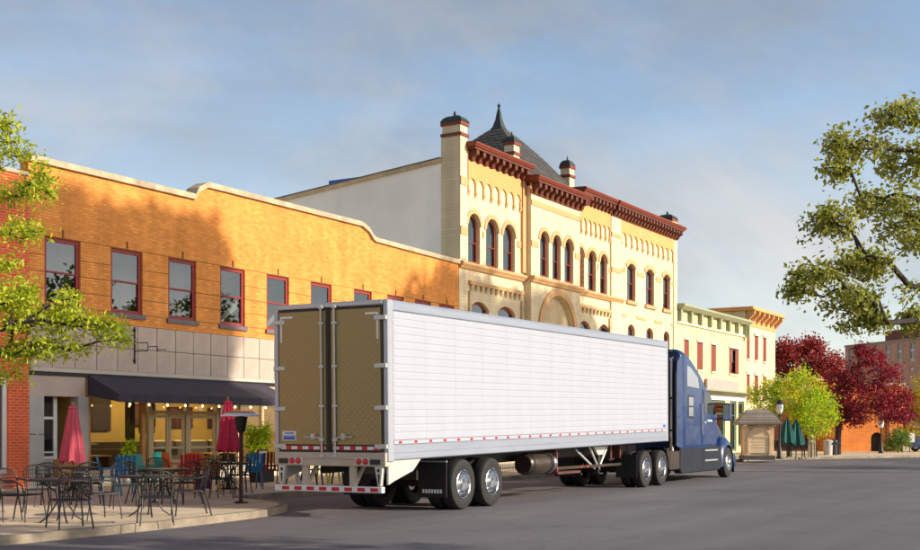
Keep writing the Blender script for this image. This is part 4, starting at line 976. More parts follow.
# ------------------------------------------------------------ truck: trailer and tractor share one local frame (x forward, y to the left, right side at y=0)
TO = Vector((18.38, 12.487, 0)); TY = R(2.0)
def rrect(x, w0, w1, zb, zt, rt, rb=.05, n=5):
    """rounded rectangle ring in the yz plane"""
    pts = []
    for (cy, cz, r, a) in ((w1-rb, zb+rb, rb, -90), (w1-rt, zt-rt, rt, 0), (w0+rt, zt-rt, rt, 90), (w0+rb, zb+rb, rb, 180)):
        for i in range(n+1):
            t = R(a+90*i/n); pts.append((x, cy+r*math.cos(t), cz+r*math.sin(t)))
    return pts
TW = 2.59
def wheel_meshes():
    out = {}
    prof = [(.29, -.13), (.34, -.145), (.44, -.15), (.50, -.135), (.522, -.10), (.525, -.04), (.525, .04), (.522, .10), (.50, .135), (.44, .15), (.34, .145), (.29, .13)]
    ty = MB().lathe(prof, 32, axis='y')
    for g in (-.055, 0, .055): pass
    out['tyre'] = ty.mesh('tyre', 'rubber', smooth=True)
    # outer face is at -y (right side of the truck). dished rim for dual wheels, proud one for the steer axle
    rd = [(.30, -.142), (.285, -.15), (.27, -.14), (.255, -.05), (.245, .03), (.22, .055), (.16, .06), (.135, .04), (.13, -.03), (.11, -.075), (.05, -.09), (0, -.09)]
    rs = [(.30, -.142), (.285, -.152), (.27, -.135), (.25, -.09), (.22, -.105), (.16, -.12), (.13, -.13), (.12, -.19), (.08, -.215), (0, -.22)]
    for nm, pr in (('rim_dual', rd), ('rim_steer', rs)):
        out[nm] = MB().lathe(pr, 32, axis='y').mesh('rim', 'chrome', smooth=True)
    for nm, r0, y in (('nuts_dual', .185, .055), ('nuts_steer', .185, -.115)):
        mb = MB()
        for i in range(10):
            a = 2*math.pi*i/10; mb.lathe([(.02, 0), (.02, -.045), (.0, -.05)], 6, (r0*math.cos(a), y, r0*math.sin(a)), axis='y')
        out[nm] = mb.mesh('wheel_nuts', 'chrome')
    for nm, r0, y in (('hole_dual', .232, .045), ('hole_steer', .225, -.100)):
        mb = MB()
        for i in range(10):
            a = 2*math.pi*(i+.5)/10; mb.lathe([(.028, -.012), (0, -.014)], 8, (r0*math.cos(a), y, r0*math.sin(a)), axis='y')
        out[nm] = mb.mesh('hand_holes', 'black_paint')
    return out
WM = wheel_meshes()
def wheel(root, x, y, kind, flip=False):
    t = put('wheel', WM['tyre'], root, (x, y, .525), (0, 0, math.pi if flip else 0))
    put('rim', WM['rim_'+kind], t); put('wheel_nuts', WM['nuts_'+kind], t); put('hand_holes', WM['hole_'+kind], t)
    return t

tra = thing('semi_trailer', 'long white refrigerated semi trailer with bronze quilted rear doors', 'trailer', TO, TY)
PITCH = -.24/15.66; TLn = 15.66; ZB = 1.07; ZT = 4.06
def tp(name, mb, m, bevel=0, smooth=False, parent=None):
    o = mb.build(name, m, parent or tra, None, smooth, bevel)
    if parent is None: o.rotation_euler = (0, PITCH, 0)
    return o
tp('box_core', MB().box(.10, TLn-.02, .02, TW-.02, ZB+.03, ZT-.02), 'trailer_white')
tp('top_rail', MB().prism([(-.0, ZT-.20), (-.012, ZT-.18), (-.012, ZT-.05), (.03, ZT), (.2, ZT), (.2, ZT-.21)], .06, TLn, 'x').prism([(TW, ZT-.20), (TW+.01, ZT-.18), (TW+.01, ZT-.05), (TW-.03, ZT), (TW-.2, ZT), (TW-.2, ZT-.21)], .06, TLn, 'x'), 'rail_alu')
tp('bottom_rail', MB().prism([(.012, ZB), (-.012, ZB+.02), (-.012, ZB+.12), (-.004, ZB+.13), (-.012, ZB+.14), (-.012, ZB+.275), (.012, ZB+.30), (.1, ZB+.30), (.1, ZB)], .06, TLn, 'x').prism([(TW-.012, ZB), (TW+.012, ZB+.02), (TW+.012, ZB+.275), (TW-.012, ZB+.30), (TW-.1, ZB+.30), (TW-.1, ZB)], .06, TLn, 'x'), 'rail_alu')
# ribbed side panels: shared mesh
npn = 13; pw = (TLn-.30)/npn
def side_panel():
    z0, z1 = ZB+.372, ZT-.205; n = 17; prof = []
    for i in range(n):
        a = z0+(z1-z0)*i/n; b = z0+(z1-z0)*(i+1)/n
        prof += [(.0, a+.006), (-.006, a+.02), (-.006, b-.02), (.0, b-.006)]
    pts = [(.02, z0)]+prof+[(.02, z1)]
    return MB().prism(pts, .0012, pw-.0012, 'x').mesh('side_panel', 'trailer_white')
spm = side_panel()
for i in range(npn):
    x = .20+i*pw; o = put('side_panel', spm, tra, (x, 0, -x*math.tan(PITCH)), (0, PITCH, 0))
tp('side_skin', MB().box(.1, TLn, TW-.02, TW+.004, ZB+.29, ZT-.19), 'trailer_white')
tp('corner_post', MB().box(.0, .19, -.014, .09, ZB-.02, ZT).box(0, .19, TW-.09, TW+.014, ZB-.02, ZT), 'aluminium', bevel=.012)
tp('corner_post', MB().box(TLn-.10, TLn+.02, -.013, .1, ZB, ZT), 'aluminium', bevel=.01)
tp('reflector_strip', MB().box(.2, TLn-.1, -.010, .02, ZB+.302, ZB+.37), 'trailer_white')
rm = MB().box(-.055, .055, -.018, 0, -.025, .025).mesh('reflector', 'tape_red', bevel=.006)
for i in range(27):
    x = .40+i*.565; put('reflector', rm, tra, (x, 0, ZB+.335-x*math.tan(PITCH)), (0, PITCH, 0))
tp('front_decal', MB().box(TLn-.42, TLn-.22, -.011, .0, ZB+.42, ZB+.50), 'sticker_blue')
tp('nose_unit', MB().box(TLn+.02, TLn+.42, .25, TW-.25, ZB+1.0, ZT-.15), 'trailer_white', bevel=.08)
# rear frame and doors
tp('rear_header', MB().box(-.012, .10, .09, TW-.09, ZT-.10, ZT-.002), 'aluminium', bevel=.008)
tp('rear_header_bar', MB().box(-.03, -.012, .1, TW-.1, ZT-.075, ZT-.035), 'hardware')
for k, (a, b) in enumerate(((.10, TW/2-.03), (TW/2+.03, TW-.10))):
    fr = tp('rear_door', MB().box(-.02, .05, a, b, ZB+.16, ZT-.115), 'door_frame', bevel=.01)
    p = tp('door_skin', MB().box(-.034, -.02, a+.035, b-.035, ZB+.30, ZT-.155), 'quilted_steel', parent=fr)
    tp('kick_strip', MB().box(-.036, -.018, a+.06, b-.06, ZB+.20, ZB+.262), 'tape_white', parent=fr)
    n = 4; seglen = (b-a-.12)/(2*n)
    for i in range(n): tp('red_tape', MB().box(-.039, -.034, a+.06+seglen*(2*i+.1), a+.06+seglen*(2*i+1.0), ZB+.195, ZB+.268), 'tape_red', parent=fr)
    rod = (a if k else b)+(.12 if k else -.12)
    rods = tp('lock_rod', MB().tube([(-.065, rod, ZB+.05), (-.065, rod, ZT-.06)], .021, 8), 'hardware', parent=fr, smooth=True)
    for z in (ZB+.06, ZB+.36, ZB+1.0, ZB+1.75, ZT-.12, ZT-.42): tp('rod_keeper', MB().box(-.085, -.018, rod-.05, rod+.05, z, z+.05), 'hardware', parent=fr, bevel=.006)
    dr = 1 if k else -1
    tp('lock_handle', MB().tube([(-.075, rod, ZB+.42), (-.085, rod+dr*.18, ZB+.44), (-.085, rod+dr*.40, ZB+.44)], .016, 6).box(-.09, -.03, rod+dr*.16, rod+dr*.24, ZB+.40, ZB+.50), 'hardware', parent=fr)
    out = a if k == 0 else b; s = -1 if k == 0 else 1
    for z in (ZB+.22, ZB+.94, ZB+1.72, ZT-.38): tp('hinge', MB().box(-.05, .03, out+s*.10, out-s*.17, z, z+.085), 'hardware', parent=fr, bevel=.01)
    tp('corner_mark', MB().box(-.0365, -.0345, out-s*.07, out-s*.36, ZT-.27, ZT-.23).box(-.0365, -.0345, out-s*.07, out-s*.11, ZT-.73, ZT-.272), 'tape_white', parent=fr)
tp('door_gap', MB().box(-.012, .06, TW/2-.028, TW/2+.028, ZB+.16, ZT-.115), 'chassis')
st = tp('maker_plate', MB().box(-.0375, -.0355, TW-.52, TW-.20, ZB+.37, ZB+.55), 'tape_white')
tp('plate_print', MB().box(-.0395, -.0378, TW-.50, TW-.22, ZB+.385, ZB+.44).box(-.0395, -.0378, TW-.50, TW-.22, ZB+.448, ZB+.466), 'sticker_blue', parent=st)
for i in range(5): tp('plate_letter', MB().box(-.0395, -.0378, TW-.29-.045*i, TW-.26-.045*i, ZB+.49, ZB+.53), 'sticker_blue', parent=st)
# sill beam with lamps
sb = tp('rear_sill', MB().box(-.06, .12, .02, TW-.02, ZB-.11, ZB+.15).box(-.075, -.06, .02, TW-.02, ZB+.02, ZB+.035), 'sill_cream', bevel=.01)
for s, y in ((1, .14), (-1, TW-.14)):
    lm_ = tp('lamp_box', MB().box(-.085, -.058, y, y+s*.20, ZB-.07, ZB+.02), 'truck_trim', parent=sb)
    tp('lamp_bezel', MB().box(-.078, -.058, y+s*.22, y+s*.56, ZB-.09, ZB+.06), 'hardware', parent=sb, bevel=.01)
    for k in range(2): tp('tail_lamp', MB().lathe([(.0, -.035), (.045, -.032), (.058, -.02), (.06, 0)], 16, (-.076, y+s*(.31+.15*k), ZB-.015), 'x'), 'lens_red', parent=sb, smooth=True)
# underride guard
gd = tp('underride_guard', MB().box(-.07, .04, .10, TW-.02, .47, .585), 'tape_white', bevel=.008)
for i in range(8):
    y = .18+i*(TW-.38)/7.6; tp('red_tape', MB().box(-.074, -.0705, y, y+.17, .492, .562), 'tape_red', parent=gd)
for y in (.72, TW-.78): tp('guard_upright', MB().box(-.02, .06, y, y+.13, .58, ZB-.10).prism([(-.0, .60), (.35, ZB-.08), (.45, ZB-.08), (.10, .60)], y+.03, y+.08, 'y'), 'sill_cream', parent=gd)
for s, y in ((1, .10), (-1, TW-.10)):
    tp('side_strut', MB().prism([(y, ZB-.10), (y+s*.17, ZB-.10), (y+s*.10, .60), (y+s*.04, .60)], -.05, .03, 'x'), 'hardware', parent=gd)
    tp('strut_slot', MB().box(-.056, -.05, y+s*.06, y+s*.11, .86, .92).prism([(y+s*.055, .82), (y+s*.10, .82), (y+s*.085, .64), (y+s*.07, .64)], -.056, -.05, 'x'), 'truck_trim', parent=gd)
tp('gusset', MB().prism([(.19, ZB), (1.25, ZB+.005), (.95, ZB-.22), (.25, .68), (.06, .62), (.06, ZB)], .03, .07, 'y'), 'hardware')
tp('gusset', MB().prism([(.19, ZB), (1.25, ZB+.005), (.95, ZB-.22), (.25, .68), (.06, .62), (.06, ZB)], TW-.07, TW-.03, 'y'), 'hardware')
# running gear
tp('chassis_rail', MB().box(.4, 14.6, .78, .90, ZB-.28, ZB+.02).box(.4, 14.6, TW-.90, TW-.78, ZB-.28, ZB+.02), 'chassis')
MB().box(2.2, 5.0, .74, TW-.74, .62, .86).box(2.9, 3.0, .2, TW-.2, .46, .58).box(4.17, 4.27, .2, TW-.2, .46, .58).build('bogie', 'chassis', tra)
for x in (2.93, 4.22):
    for y, k, f in ((.16, 'dual', False), (.50, 'dual', False), (TW-.50, 'dual', True), (TW-.16, 'dual', True)): wheel(tra, x, y, k, f)
for y in (.03, TW-.73):
    fl = MB().box(2.22, 2.245, y, y+.66, .28, ZB-.02).build('mud_flap', 'rubber', tra)
    for i in range(7): MB().box(2.212, 2.219, y+.10+i*.068, y+.145+i*.068, .36, .44).build('flap_letter', 'tape_white', fl)
    MB().box(2.21, 2.25, y-.01, y+.67, ZB-.08, ZB-.05).build('flap_bar', 'aluminium', fl)
# fuel tank, cross members, landing gear
tk = MB().lathe([(.0, 0), (.21, .0), (.25, .05), (.25, 1.40), (.21, 1.45), (0, 1.45)], 24, (6.45, .36, .84), 'x').build('fuel_tank', 'tank_brown', tra, smooth=True)
for x in (6.55, 7.55): MB().lathe([(.252, 0), (.262, .0), (.262, .08), (.252, .08)], 24, (x, .36, .84), 'x').build('tank_strap', 'truck_trim', tk)
MB().lathe([(.18, 1.46), (.254, 1.40), (.257, 1.28), (.252, 1.27)], 24, (6.45, .36, .84), 'x').build('tank_band', 'chrome', tk, smooth=True)
MB().box(7.9, 9.3, .12, .75, .56, .62).box(7.9, 7.96, .15, .7, .62, 1.1).build('pallet_box', 'chassis_red', tra)
MB().box(8.0, 12.6, .30, .36, .66, .73).build('side_guard', 'tank_brown', tra)
for y in (.42, TW-.42): MB().box(11.05, 11.19, y-.07, y+.07, .56, 1.15).box(11.08, 11.16, y-.05, y+.05, .50, .56).box(10.98, 11.26, y-.12, y+.12, .46, .50).build('landing_leg', 'chassis', tra)
MB().tube([(10.5, .38, 1.2), (11.12, .38, .62)], .035).tube([(11.75, .38, 1.2), (11.12, .38, .62)], .035).prism([(10.75, 1.2), (11.6, 1.2), (11.35, .98), (11.0, .98)], .34, .40, 'y').tube([(9.6, .40, 1.15), (10.9, .40, .62)], .03).build('landing_brace', 'hardware', tra)
for x in (8.6, 12.3, 13.0): MB().box(x, x+.1, .5, TW-.5, .85, 1.2).build('cross_member', 'chassis_red', tra)
lamps = MB()
for x in (8.2, 9.7, 10.1): MB().box(x, x+.10, .285, .30, .675, .715).build('marker_lamp', 'lens_red', tra)

# ------------------------------------------------------------ tractor
tc_ = thing('tractor_unit', 'dark blue sleeper cab tractor pulling the white trailer', 'truck', TO, TY)
def kp(name, mb, m, parent=None, smooth=False, bevel=0, seg=1): return mb.build(name, m, parent or tc_, None, smooth, bevel, seg)
cw = 1.22; cy0 = TW/2
def ring(x, hw, zb, zt, rt): return rrect(x, cy0-hw, cy0+hw, zb, zt, rt, .06)
st_ = [(17.12, 1.20, 1.02, 4.10, .22), (17.2, 1.235, 1.0, 4.16, .26), (17.6, 1.24, 1.0, 4.15, .30), (18.0, 1.24, 1.0, 4.06, .32), (18.6, 1.24, 1.0, 3.83, .34), (19.2, 1.24, 1.0, 3.56, .36), (19.75, 1.235, 1.0, 3.25, .38), (20.2, 1.22, 1.0, 2.93, .38), (20.6, 1.19, 1.0, 2.62, .34), (20.95, 1.13, 1.0, 2.30, .25), (21.15, 1.08, 1.0, 2.16, .22)]
cab = kp('cab', MB().loft([ring(*s) for s in st_]), 'truck_blue', smooth=True)
hood_st = [(20.9, 1.10, .95, 2.24, .28), (21.4, 1.04, .95, 2.16, .34), (22.0, .95, .95, 2.02, .38), (22.6, .88, .92, 1.84, .38), (23.05, .82, .85, 1.62, .36), (23.35, .76, .75, 1.35, .30), (23.45, .68, .70, 1.15, .22)]
kp('hood', MB().loft([ring(*s) for s in hood_st]), 'truck_blue', smooth=True)
kp('grille', MB().box(23.40, 23.50, cy0-.45, cy0+.45, .62, 1.25), 'chrome', bevel=.03)
kp('bumper', MB().loft([rrect(x, cy0-hw, cy0+hw, .30, .78, .1, .1) for x, hw in ((22.85, 1.22), (23.2, 1.22), (23.45, 1.05), (23.56, .75))]), 'truck_blue', smooth=True)
# windshield
wsr = []
for x, hw, zt, rt in ((20.02, 1.10, 3.062, .40), (20.35, 1.07, 2.825, .38), (20.65, 1.04, 2.592, .34), (20.93, .98, 2.33, .25)):
    wsr.append([(x+.012, cy0-hw+.02, zt-.16), (x+.01, cy0-hw*.8, zt-.01), (x+.01, cy0, zt+.012), (x+.01, cy0+hw*.8, zt-.01), (x+.012, cy0+hw-.02, zt-.16)])
ws = MB()
for i in range(3):
    for k in range(4): ws.poly(wsr[i][k], wsr[i+1][k], wsr[i+1][k+1], wsr[i][k+1])
kp('windshield', ws, 'truck_glass', smooth=True)
# roof fairing edge and side extenders behind the sleeper
for s, y in ((1, .075), (-1, TW-.075)):
    kp('side_extender', MB().prism([(16.62, 1.15), (17.2, 1.05), (17.2, 3.85), (17.0, 3.92), (16.72, 3.75), (16.66, 3.4)], y-.02, y+.02, 'y'), 'truck_blue', bevel=.012)
    kp('extender_lip', MB().box(16.585, 16.625, y-.025, y+.025, 1.15, 3.4), 'truck_trim')
kp('roof_lip', MB().box(16.95, 17.25, .35, TW-.35, 4.05, 4.10), 'truck_trim', bevel=.015)
kp('exhaust_stack', MB().tube([(16.9, .30, 1.0), (16.9, .30, 3.75), (16.84, .30, 3.9)], .065, 12), 'chrome', smooth=True)
for z in (1.6, 2.6): kp('stack_clamp', MB().box(16.80, 17.0, .20, .40, z, z+.06), 'truck_trim')
# side glazing and doors on both sides
for sd in (0, 1):
    def Y(d): return (cy0-1.24-d) if sd == 0 else (cy0+1.24+d)
    def plate(name, pts, m, d0, d1, parent=None, bevel=0): return kp(name, MB().prism(pts, Y(d0), Y(d1), 'y'), m, parent, bevel=bevel)
    dr = plate('door', [(19.22, 1.16), (20.72, 1.16), (20.80, 2.12), (20.45, 2.42), (19.95, 2.90), (19.22, 2.98)], 'truck_blue', -.03, .014, bevel=.01)
    plate('door_window', [(19.36, 2.20), (20.70, 2.16), (20.40, 2.40), (19.92, 2.83), (19.36, 2.90)], 'truck_glass', .012, .022, dr)
    plate('door_handle', [(19.30, 1.86), (19.55, 1.86), (19.55, 1.93), (19.30, 1.93)], 'chrome', .012, .04, dr)
    for i in range(6): plate('name_letter', [(19.75+.085*i, 1.92), (19.81+.085*i, 1.92), (19.81+.085*i, 1.98), (19.75+.085*i, 1.98)], 'tape_white', .013, .018, dr)
    plate('sleeper_window', [(17.62, 3.02), (18.86, 2.98), (18.72, 3.32), (17.98, 3.62), (17.62, 3.66)], 'sleeper_glass', -.02, .010)
    fw_ = plate('bunk_window', [(17.72, 2.02), (18.30, 2.02), (18.30, 2.74), (17.72, 2.74)], 'truck_trim', -.02, .012, bevel=.02)
    plate('bunk_pane', [(17.78, 2.41), (18.24, 2.41), (18.24, 2.68), (17.78, 2.68)], 'sleeper_glass', .011, .017, fw_); plate('bunk_pane', [(17.78, 2.08), (18.24, 2.08), (18.24, 2.36), (17.78, 2.36)], 'sleeper_glass', .011, .017, fw_)
    plate('locker_door', [(17.45, 1.16), (19.0, 1.16), (19.0, 1.78), (17.45, 1.78)], 'truck_blue', -.03, .010, bevel=.008)
    plate('grab_rail', [(19.08, 1.5), (19.12, 1.5), (19.12, 2.5), (19.08, 2.5)], 'chrome', .02, .05)
    # skirt and steps
    sk = kp('side_skirt', MB().prism([(17.0, 1.10), (21.30, 1.10), (21.45, .62), (21.25, .30), (17.15, .28), (17.0, .40)], Y(.0), Y(-.25), 'y'), 'truck_dark', bevel=.03)
    for z in (.62, .95): kp('step', MB().box(19.5, 20.9, Y(.012), Y(-.1), z, z+.05), 'aluminium', sk)
    for x in (18.1, 19.3): kp('skirt_seam', MB().box(x, x+.02, Y(.004), Y(-.02), .34, 1.06), 'truck_trim', sk)
    # front fender arch
    fa = MB(); pr = []
    for i in range(15):
        t = R(-12+204*i/14); pr.append((math.cos(t), math.sin(t)))
    rings = []
    for (c, s_) in pr:
        yo = Y(.0); rings.append([(22.2+.60*c, Y(.0), .53+.60*s_), (22.2+.70*c, Y(-.03), .53+.72*s_), (22.2+.80*c, Y(-.16), .55+.86*s_), (22.2+.82*c, Y(-.55), .55+.92*s_), (22.2+.60*c, Y(-.55), .53+.60*s_)])
    kp('fender', fa.loft(rings), 'truck_blue', smooth=True)
    hl = kp('headlamp', MB().loft([rrect(x, min(Y(-.25), Y(-.62)), max(Y(-.25), Y(-.62)), .95+d, 1.25-d, .06, .06) for x, d in ((22.95, 0), (23.2, .02), (23.32, .10))]), 'lamp_glass', smooth=True)
    # mirrors
    mi = kp('mirror', MB().box(20.92, 21.14, Y(.16), Y(.42), 1.95, 2.55), 'truck_blue', bevel=.05, seg=2)
    kp('mirror_arm', MB().tube([(20.85, Y(-.05), 2.0), (21.0, Y(.2), 2.05)], .03).tube([(20.85, Y(-.05), 2.42), (21.0, Y(.2), 2.42)], .03), 'truck_trim', mi)
    kp('mirror_glass', MB().box(20.905, 20.92, Y(.19), Y(.39), 2.0, 2.5), 'chrome', mi)
    for x, y in ((13.87, .17), (15.22, .17)): wheel(tc_, x, y if sd == 0 else TW-y, 'dual', sd == 1); wheel(tc_, x, (y+.34) if sd == 0 else TW-y-.34, 'dual', sd == 1)
    wheel(tc_, 22.2, .20 if sd == 0 else TW-.20, 'steer', sd == 1)
    kp('mud_flap', MB().box(13.1, 13.12, *( (.03, .66) if sd == 0 else (TW-.66, TW-.03)), .30, .95), 'rubber')
    kp('quarter_fender', MB().lathe([(.60, -.0), (.615, .0), (.615, .6), (.60, .6)], 10, (15.22, .03 if sd == 0 else TW-.63, .53), 'y', R(-5), R(75), False), 'truck_dark')
    kp('front_flap', MB().box(22.86, 22.9, *( (.05, .45) if sd == 0 else (TW-.45, TW-.05)), .16, .5), 'rubber')
kp('frame_rail', MB().box(13.0, 22.6, .85, .95, .78, 1.0).box(13.0, 22.6, TW-.95, TW-.85, .78, 1.0), 'chassis')
kp('axle', MB().box(13.8, 13.94, .2, TW-.2, .46, .60).box(15.15, 15.29, .2, TW-.2, .46, .6).box(22.12, 22.28, .2, TW-.2, .42, .54).box(13.4, 15.7, .9, TW-.9, .6, .78), 'chassis')
kp('fifth_wheel', MB().box(14.2, 15.0, .75, TW-.75, 1.0, 1.24), 'chassis', bevel=.03)
kp('battery_box', MB().box(16.1, 17.0, .08, .6, .42, 1.0).box(15.95, 16.1, .1, .5, .5, 1.1), 'tank_brown', bevel=.03)
kp('underbody_pan', MB().box(17.2, 22.4, .5, TW-.5, .55, 1.05), 'chassis')  # box under the cab in chassis colour

# ------------------------------------------------------------ cafe furniture
GZ = .13
def make_chair(label):
    t = thing('patio_chair', label, 'chair', (0, 0, 0), 0, 'black wire chairs of the cafe terrace')
    # local: sitter faces -y, back at +y ; seat at .44
    hw = .24
    for sx in (-1, 1):
        MB().tube([(sx*hw, -.24, .43), (sx*(hw+.03), -.27, .2), (sx*(hw+.045), -.29, 0)], .013, 6).build('leg', 'wire_black', t)
        MB().tube([(sx*(hw-.02), .22, .43), (sx*(hw+.0), .29, .2), (sx*(hw+.02), .34, 0)], .013, 6).build('leg', 'wire_black', t)
        MB().tube([(sx*hw, -.24, .43), (sx*(hw+.035), -.22, .60), (sx*(hw+.05), -.12, .655), (sx*(hw+.04), .10, .665), (sx*(hw-.01), .25, .70)], .013, 6).build('arm', 'wire_black', t)
    fr = [(-hw, -.25, .44), (hw, -.25, .44), (hw+.01, 0, .435), (hw-.02, .22, .43), (-hw+.02, .22, .43), (-hw-.01, 0, .435), (-hw, -.25, .44)]
    se = MB().tube(fr, .013, 6)
    for i in range(11): x = -hw+.02+(2*hw-.04)*i/10; se.tube([(x, -.25, .44), (x, 0, .428), (x*.92, .22, .43)], .0055, 4, False)
    for i in range(8): y = -.2+.4*i/7; se.tube([(-hw, y, .436), (hw, y, .436)], .0045, 4, False)
    se.build('seat', 'wire_black', t)
    # rounded flaring back
    N_ = 9; rim = []
    for i in range(N_+1):
        a = math.pi*i/N_; rim.append((-.245*math.cos(a)*(1.0+.06*math.sin(a)), .25+.09*math.sin(a)**1.0, .66+.21*math.sin(a)**.55))
    bk = MB().tube([(-hw+.02, .22, .43)]+rim+[(hw-.02, .22, .43)], .013, 6)
    for i in range(13):
        f = -1+2*i/12; x = f*.235; top = .66+.21*max(0, 1-f*f)**.28; bk.tube([(x*.9, .22, .43), (x, .27+.03*(1-f*f), .62), (x, .26+.085*math.sqrt(max(0, 1-f*f*.95)), top-.01)], .0055, 4, False)
    for z in (.5, .57, .64, .71, .78): bk.tube([(-.225, .225+(z-.43)*.13, z), (0, .24+(z-.43)*.21, z), (.225, .225+(z-.43)*.13, z)], .0045, 4, False)
    bk.build('backrest', 'wire_black', t)
    return t
def make_table(label, r=.53):
    t = thing('patio_table', label, 'table', (0, 0, 0), 0, 'round black wire tables of the cafe terrace')
    tp_ = MB().lathe([(0, .715), (r-.02, .715), (r, .705), (r, .685), (r-.015, .68), (r-.02, .70), (0, .70)], 32).build('tabletop', 'wire_black', t)
    for i in range(4):
        a = R(45+90*i); c, s = math.cos(a), math.sin(a)
        MB().tube([(c*.36, s*.36, .70), (c*.10, s*.10, .5), (c*.07, s*.07, .34), (c*.22, s*.22, .10), (c*.36, s*.36, 0)], .014, 6).build('leg', 'wire_black', t)
    MB().lathe([(.085, .34), (.095, .34), (.095, .36), (.085, .36), (.085, .34)], 16).build('ring', 'wire_black', t)
    return t
def spot(px, py): p = gp(px, py, GZ); return p
ch0 = make_chair('x'); tb0 = make_table('x'); used = {'c': 0, 't': 0}
def face(p, q):
    """rotation so that a chair at p (its front is -y) faces point q"""
    d = Vector(q)-Vector(p); return math.atan2(d.y, d.x)+R(90)
def chair(p, rz, label):
    if not used['c']:
        used['c'] = 1; ch0.location = p; ch0.rotation_euler = (0, 0, rz); ch0['label'] = label; return ch0
    return dup(ch0, p, rz, label)
def table(p, rz, label):
    if not used['t']:
        used['t'] = 1; tb0.location = p; tb0.rotation_euler = (0, 0, rz); tb0['label'] = label; return tb0
    return dup(tb0, p, rz, label)
T1 = spot(62, 522); T2 = spot(150, 516); T3 = spot(164, 503); T4 = spot(228, 491); T5 = spot(75, 500)
table(T1, .3, 'round black table nearest the kerb at the left edge of the terrace'); table(T2, .1, 'round black table nearest the kerb left of the patio heater')
table(T3, .7, 'wider black table behind the kerbside one left of the patio heater'); table(T4, .5, 'black table beneath the closed red umbrella'); table(T5, .2, 'black table just in front of the closed pink umbrella')
chs = [((-3, 521), T1, 'black wire chair cut off by the left edge of the picture'),
       ((21, 521), T1, 'black wire chair second from the left edge facing right'),
       ((40, 513), T1, 'black wire chair with tall back behind the leftmost table'),
       ((70, 528), (T1.x+.2, T1.y+1, 0), 'black wire chair closest to the kerb in front of the leftmost table'),
       ((52, 506), T5, 'black wire chair left of the pink umbrella table'),
       ((98, 519), T2, 'black wire chair turned sideways between the two kerbside tables'),
       ((88, 505), T5, 'black wire chair right of the pink umbrella table'),
       ((156, 524), T2, 'black wire chair at the kerb with its front to the road side table'),
       ((190, 515), T2, 'black wire chair right of the kerbside table, back toward the heater'),
       ((126, 508), T2, 'black wire chair left behind the second kerbside table'),
       ((145, 503), T3, 'black wire chair left of the wider table'),
       ((182, 504), T3, 'black wire chair right of the wider table'),
       ((158, 496), T3, 'black wire chair behind the wider table'),
       ((209, 497), T4, 'black wire chair left of the red umbrella table'),
       ((222, 498), T4, 'black wire chair in front of the red umbrella table'),
       ((238, 493), T4, 'black wire chair right of the red umbrella table behind the heater pole'),
       ((226, 485), T4, 'black wire chair behind the red umbrella table near the shop glass')]
for (pp, tgt, lab) in chs:
    p = spot(*pp); chair(p, face((p.x, p.y), (tgt[0], tgt[1])), lab)
# tall backed folding chairs and colourful plastic chairs
def plastic_chair(label, p, rz, m, group='colourful plastic chairs'):
    t = thing('plastic_chair', label, 'chair', p, rz, group)
    MB().box(-.22, .22, -.22, .22, .43, .455).build('seat', m, t, bevel=.012)
    for sx in (-1, 1):
        MB().prism([(-.20, .43), (-.15, .43), (-.22, 0), (-.25, 0)], sx*.22-.015, sx*.22+.015, 'x').build('leg', m, t); MB().prism([(.14, .43), (.20, .43), (.29, 0), (.26, 0)], sx*.22-.015, sx*.22+.015, 'x').build('leg', m, t)
    bk = MB()
    for i in range(5): x = -.19+.095*i; bk.prism([(.19, .44), (.215, .44), (.33, .90+.03*math.cos(x*6)), (.305, .90+.03*math.cos(x*6))], x-.036, x+.036, 'x')
    bk.prism([(.205, .55), (.23, .55), (.24, .60), (.215, .60)], -.22, .22, 'x'); bk.build('backrest', m, t)
    for sx in (-1, 1): MB().box(sx*.24-.035, sx*.24+.035, -.24, .24, .62, .645).box(sx*.24-.02, sx*.24+.02, -.22, -.18, .43, .62).build('arm', m, t)
    return t
for (px, py, a, m, lab) in ((111, 496, .8, 'plastic_blue', 'bright blue chair at the left behind the terrace tables'), (124, 494, 2.5, 'plastic_blue', 'second bright blue chair, right of the first'), (150, 492, .4, 'plastic_teal', 'teal green chair in front of the cafe door'), (189, 492, 2.4, 'plastic_red', 'red plastic chair at the right end of the terrace row'),
                         (176, 488, 1.2, 'plastic_orange', 'orange chair beside the red one'), (199, 487, 2.0, 'plastic_orange', 'orange chair nearest the red umbrella'), (251, 489, 2.6, 'plastic_blue', 'blue chair just right of the patio heater'), (328, 484, 2.9, 'plastic_yellow', 'yellow green chair seen under the trailer'), (168, 487, .2, 'plastic_teal', 'teal chair farther back by the door')):
    plastic_chair(lab, spot(px, py), a, m)
p = spot(207, 494); chp = plastic_chair('wooden chair with a purple cloth on its seat', p, 2.8, 'wood')
cl = thing('seat_cloth', 'purple cloth hanging over the chair left of the red umbrella', 'cloth', (p.x, p.y, p.z+.457), 2.8)
MB().add([(-.21, -.24, .01), (.21, -.24, .012), (.21, .18, .02), (-.21, .18, .015), (-.22, -.25, -.36), (-.07, -.27, -.33), (.07, -.25, -.37), (.22, -.27, -.34)], [(0, 1, 2, 3), (0, 4, 5), (0, 5, 6, 1), (1, 6, 7)]).build('drape', 'purple_cloth', cl)
for (px, py, a, lab) in ((270, 487, 2.4, 'wooden backed chair at the edge of the trailer doors'), (312, 486, .3, 'dark chair seen under the trailer left of the yellow one'), (344, 484, 1.5, 'dark chair seen under the trailer near its wheels')):
    plastic_chair(lab, spot(px, py), a, 'red_wood' if px == 270 else 'truck_dark', 'dark chairs by the kerb')
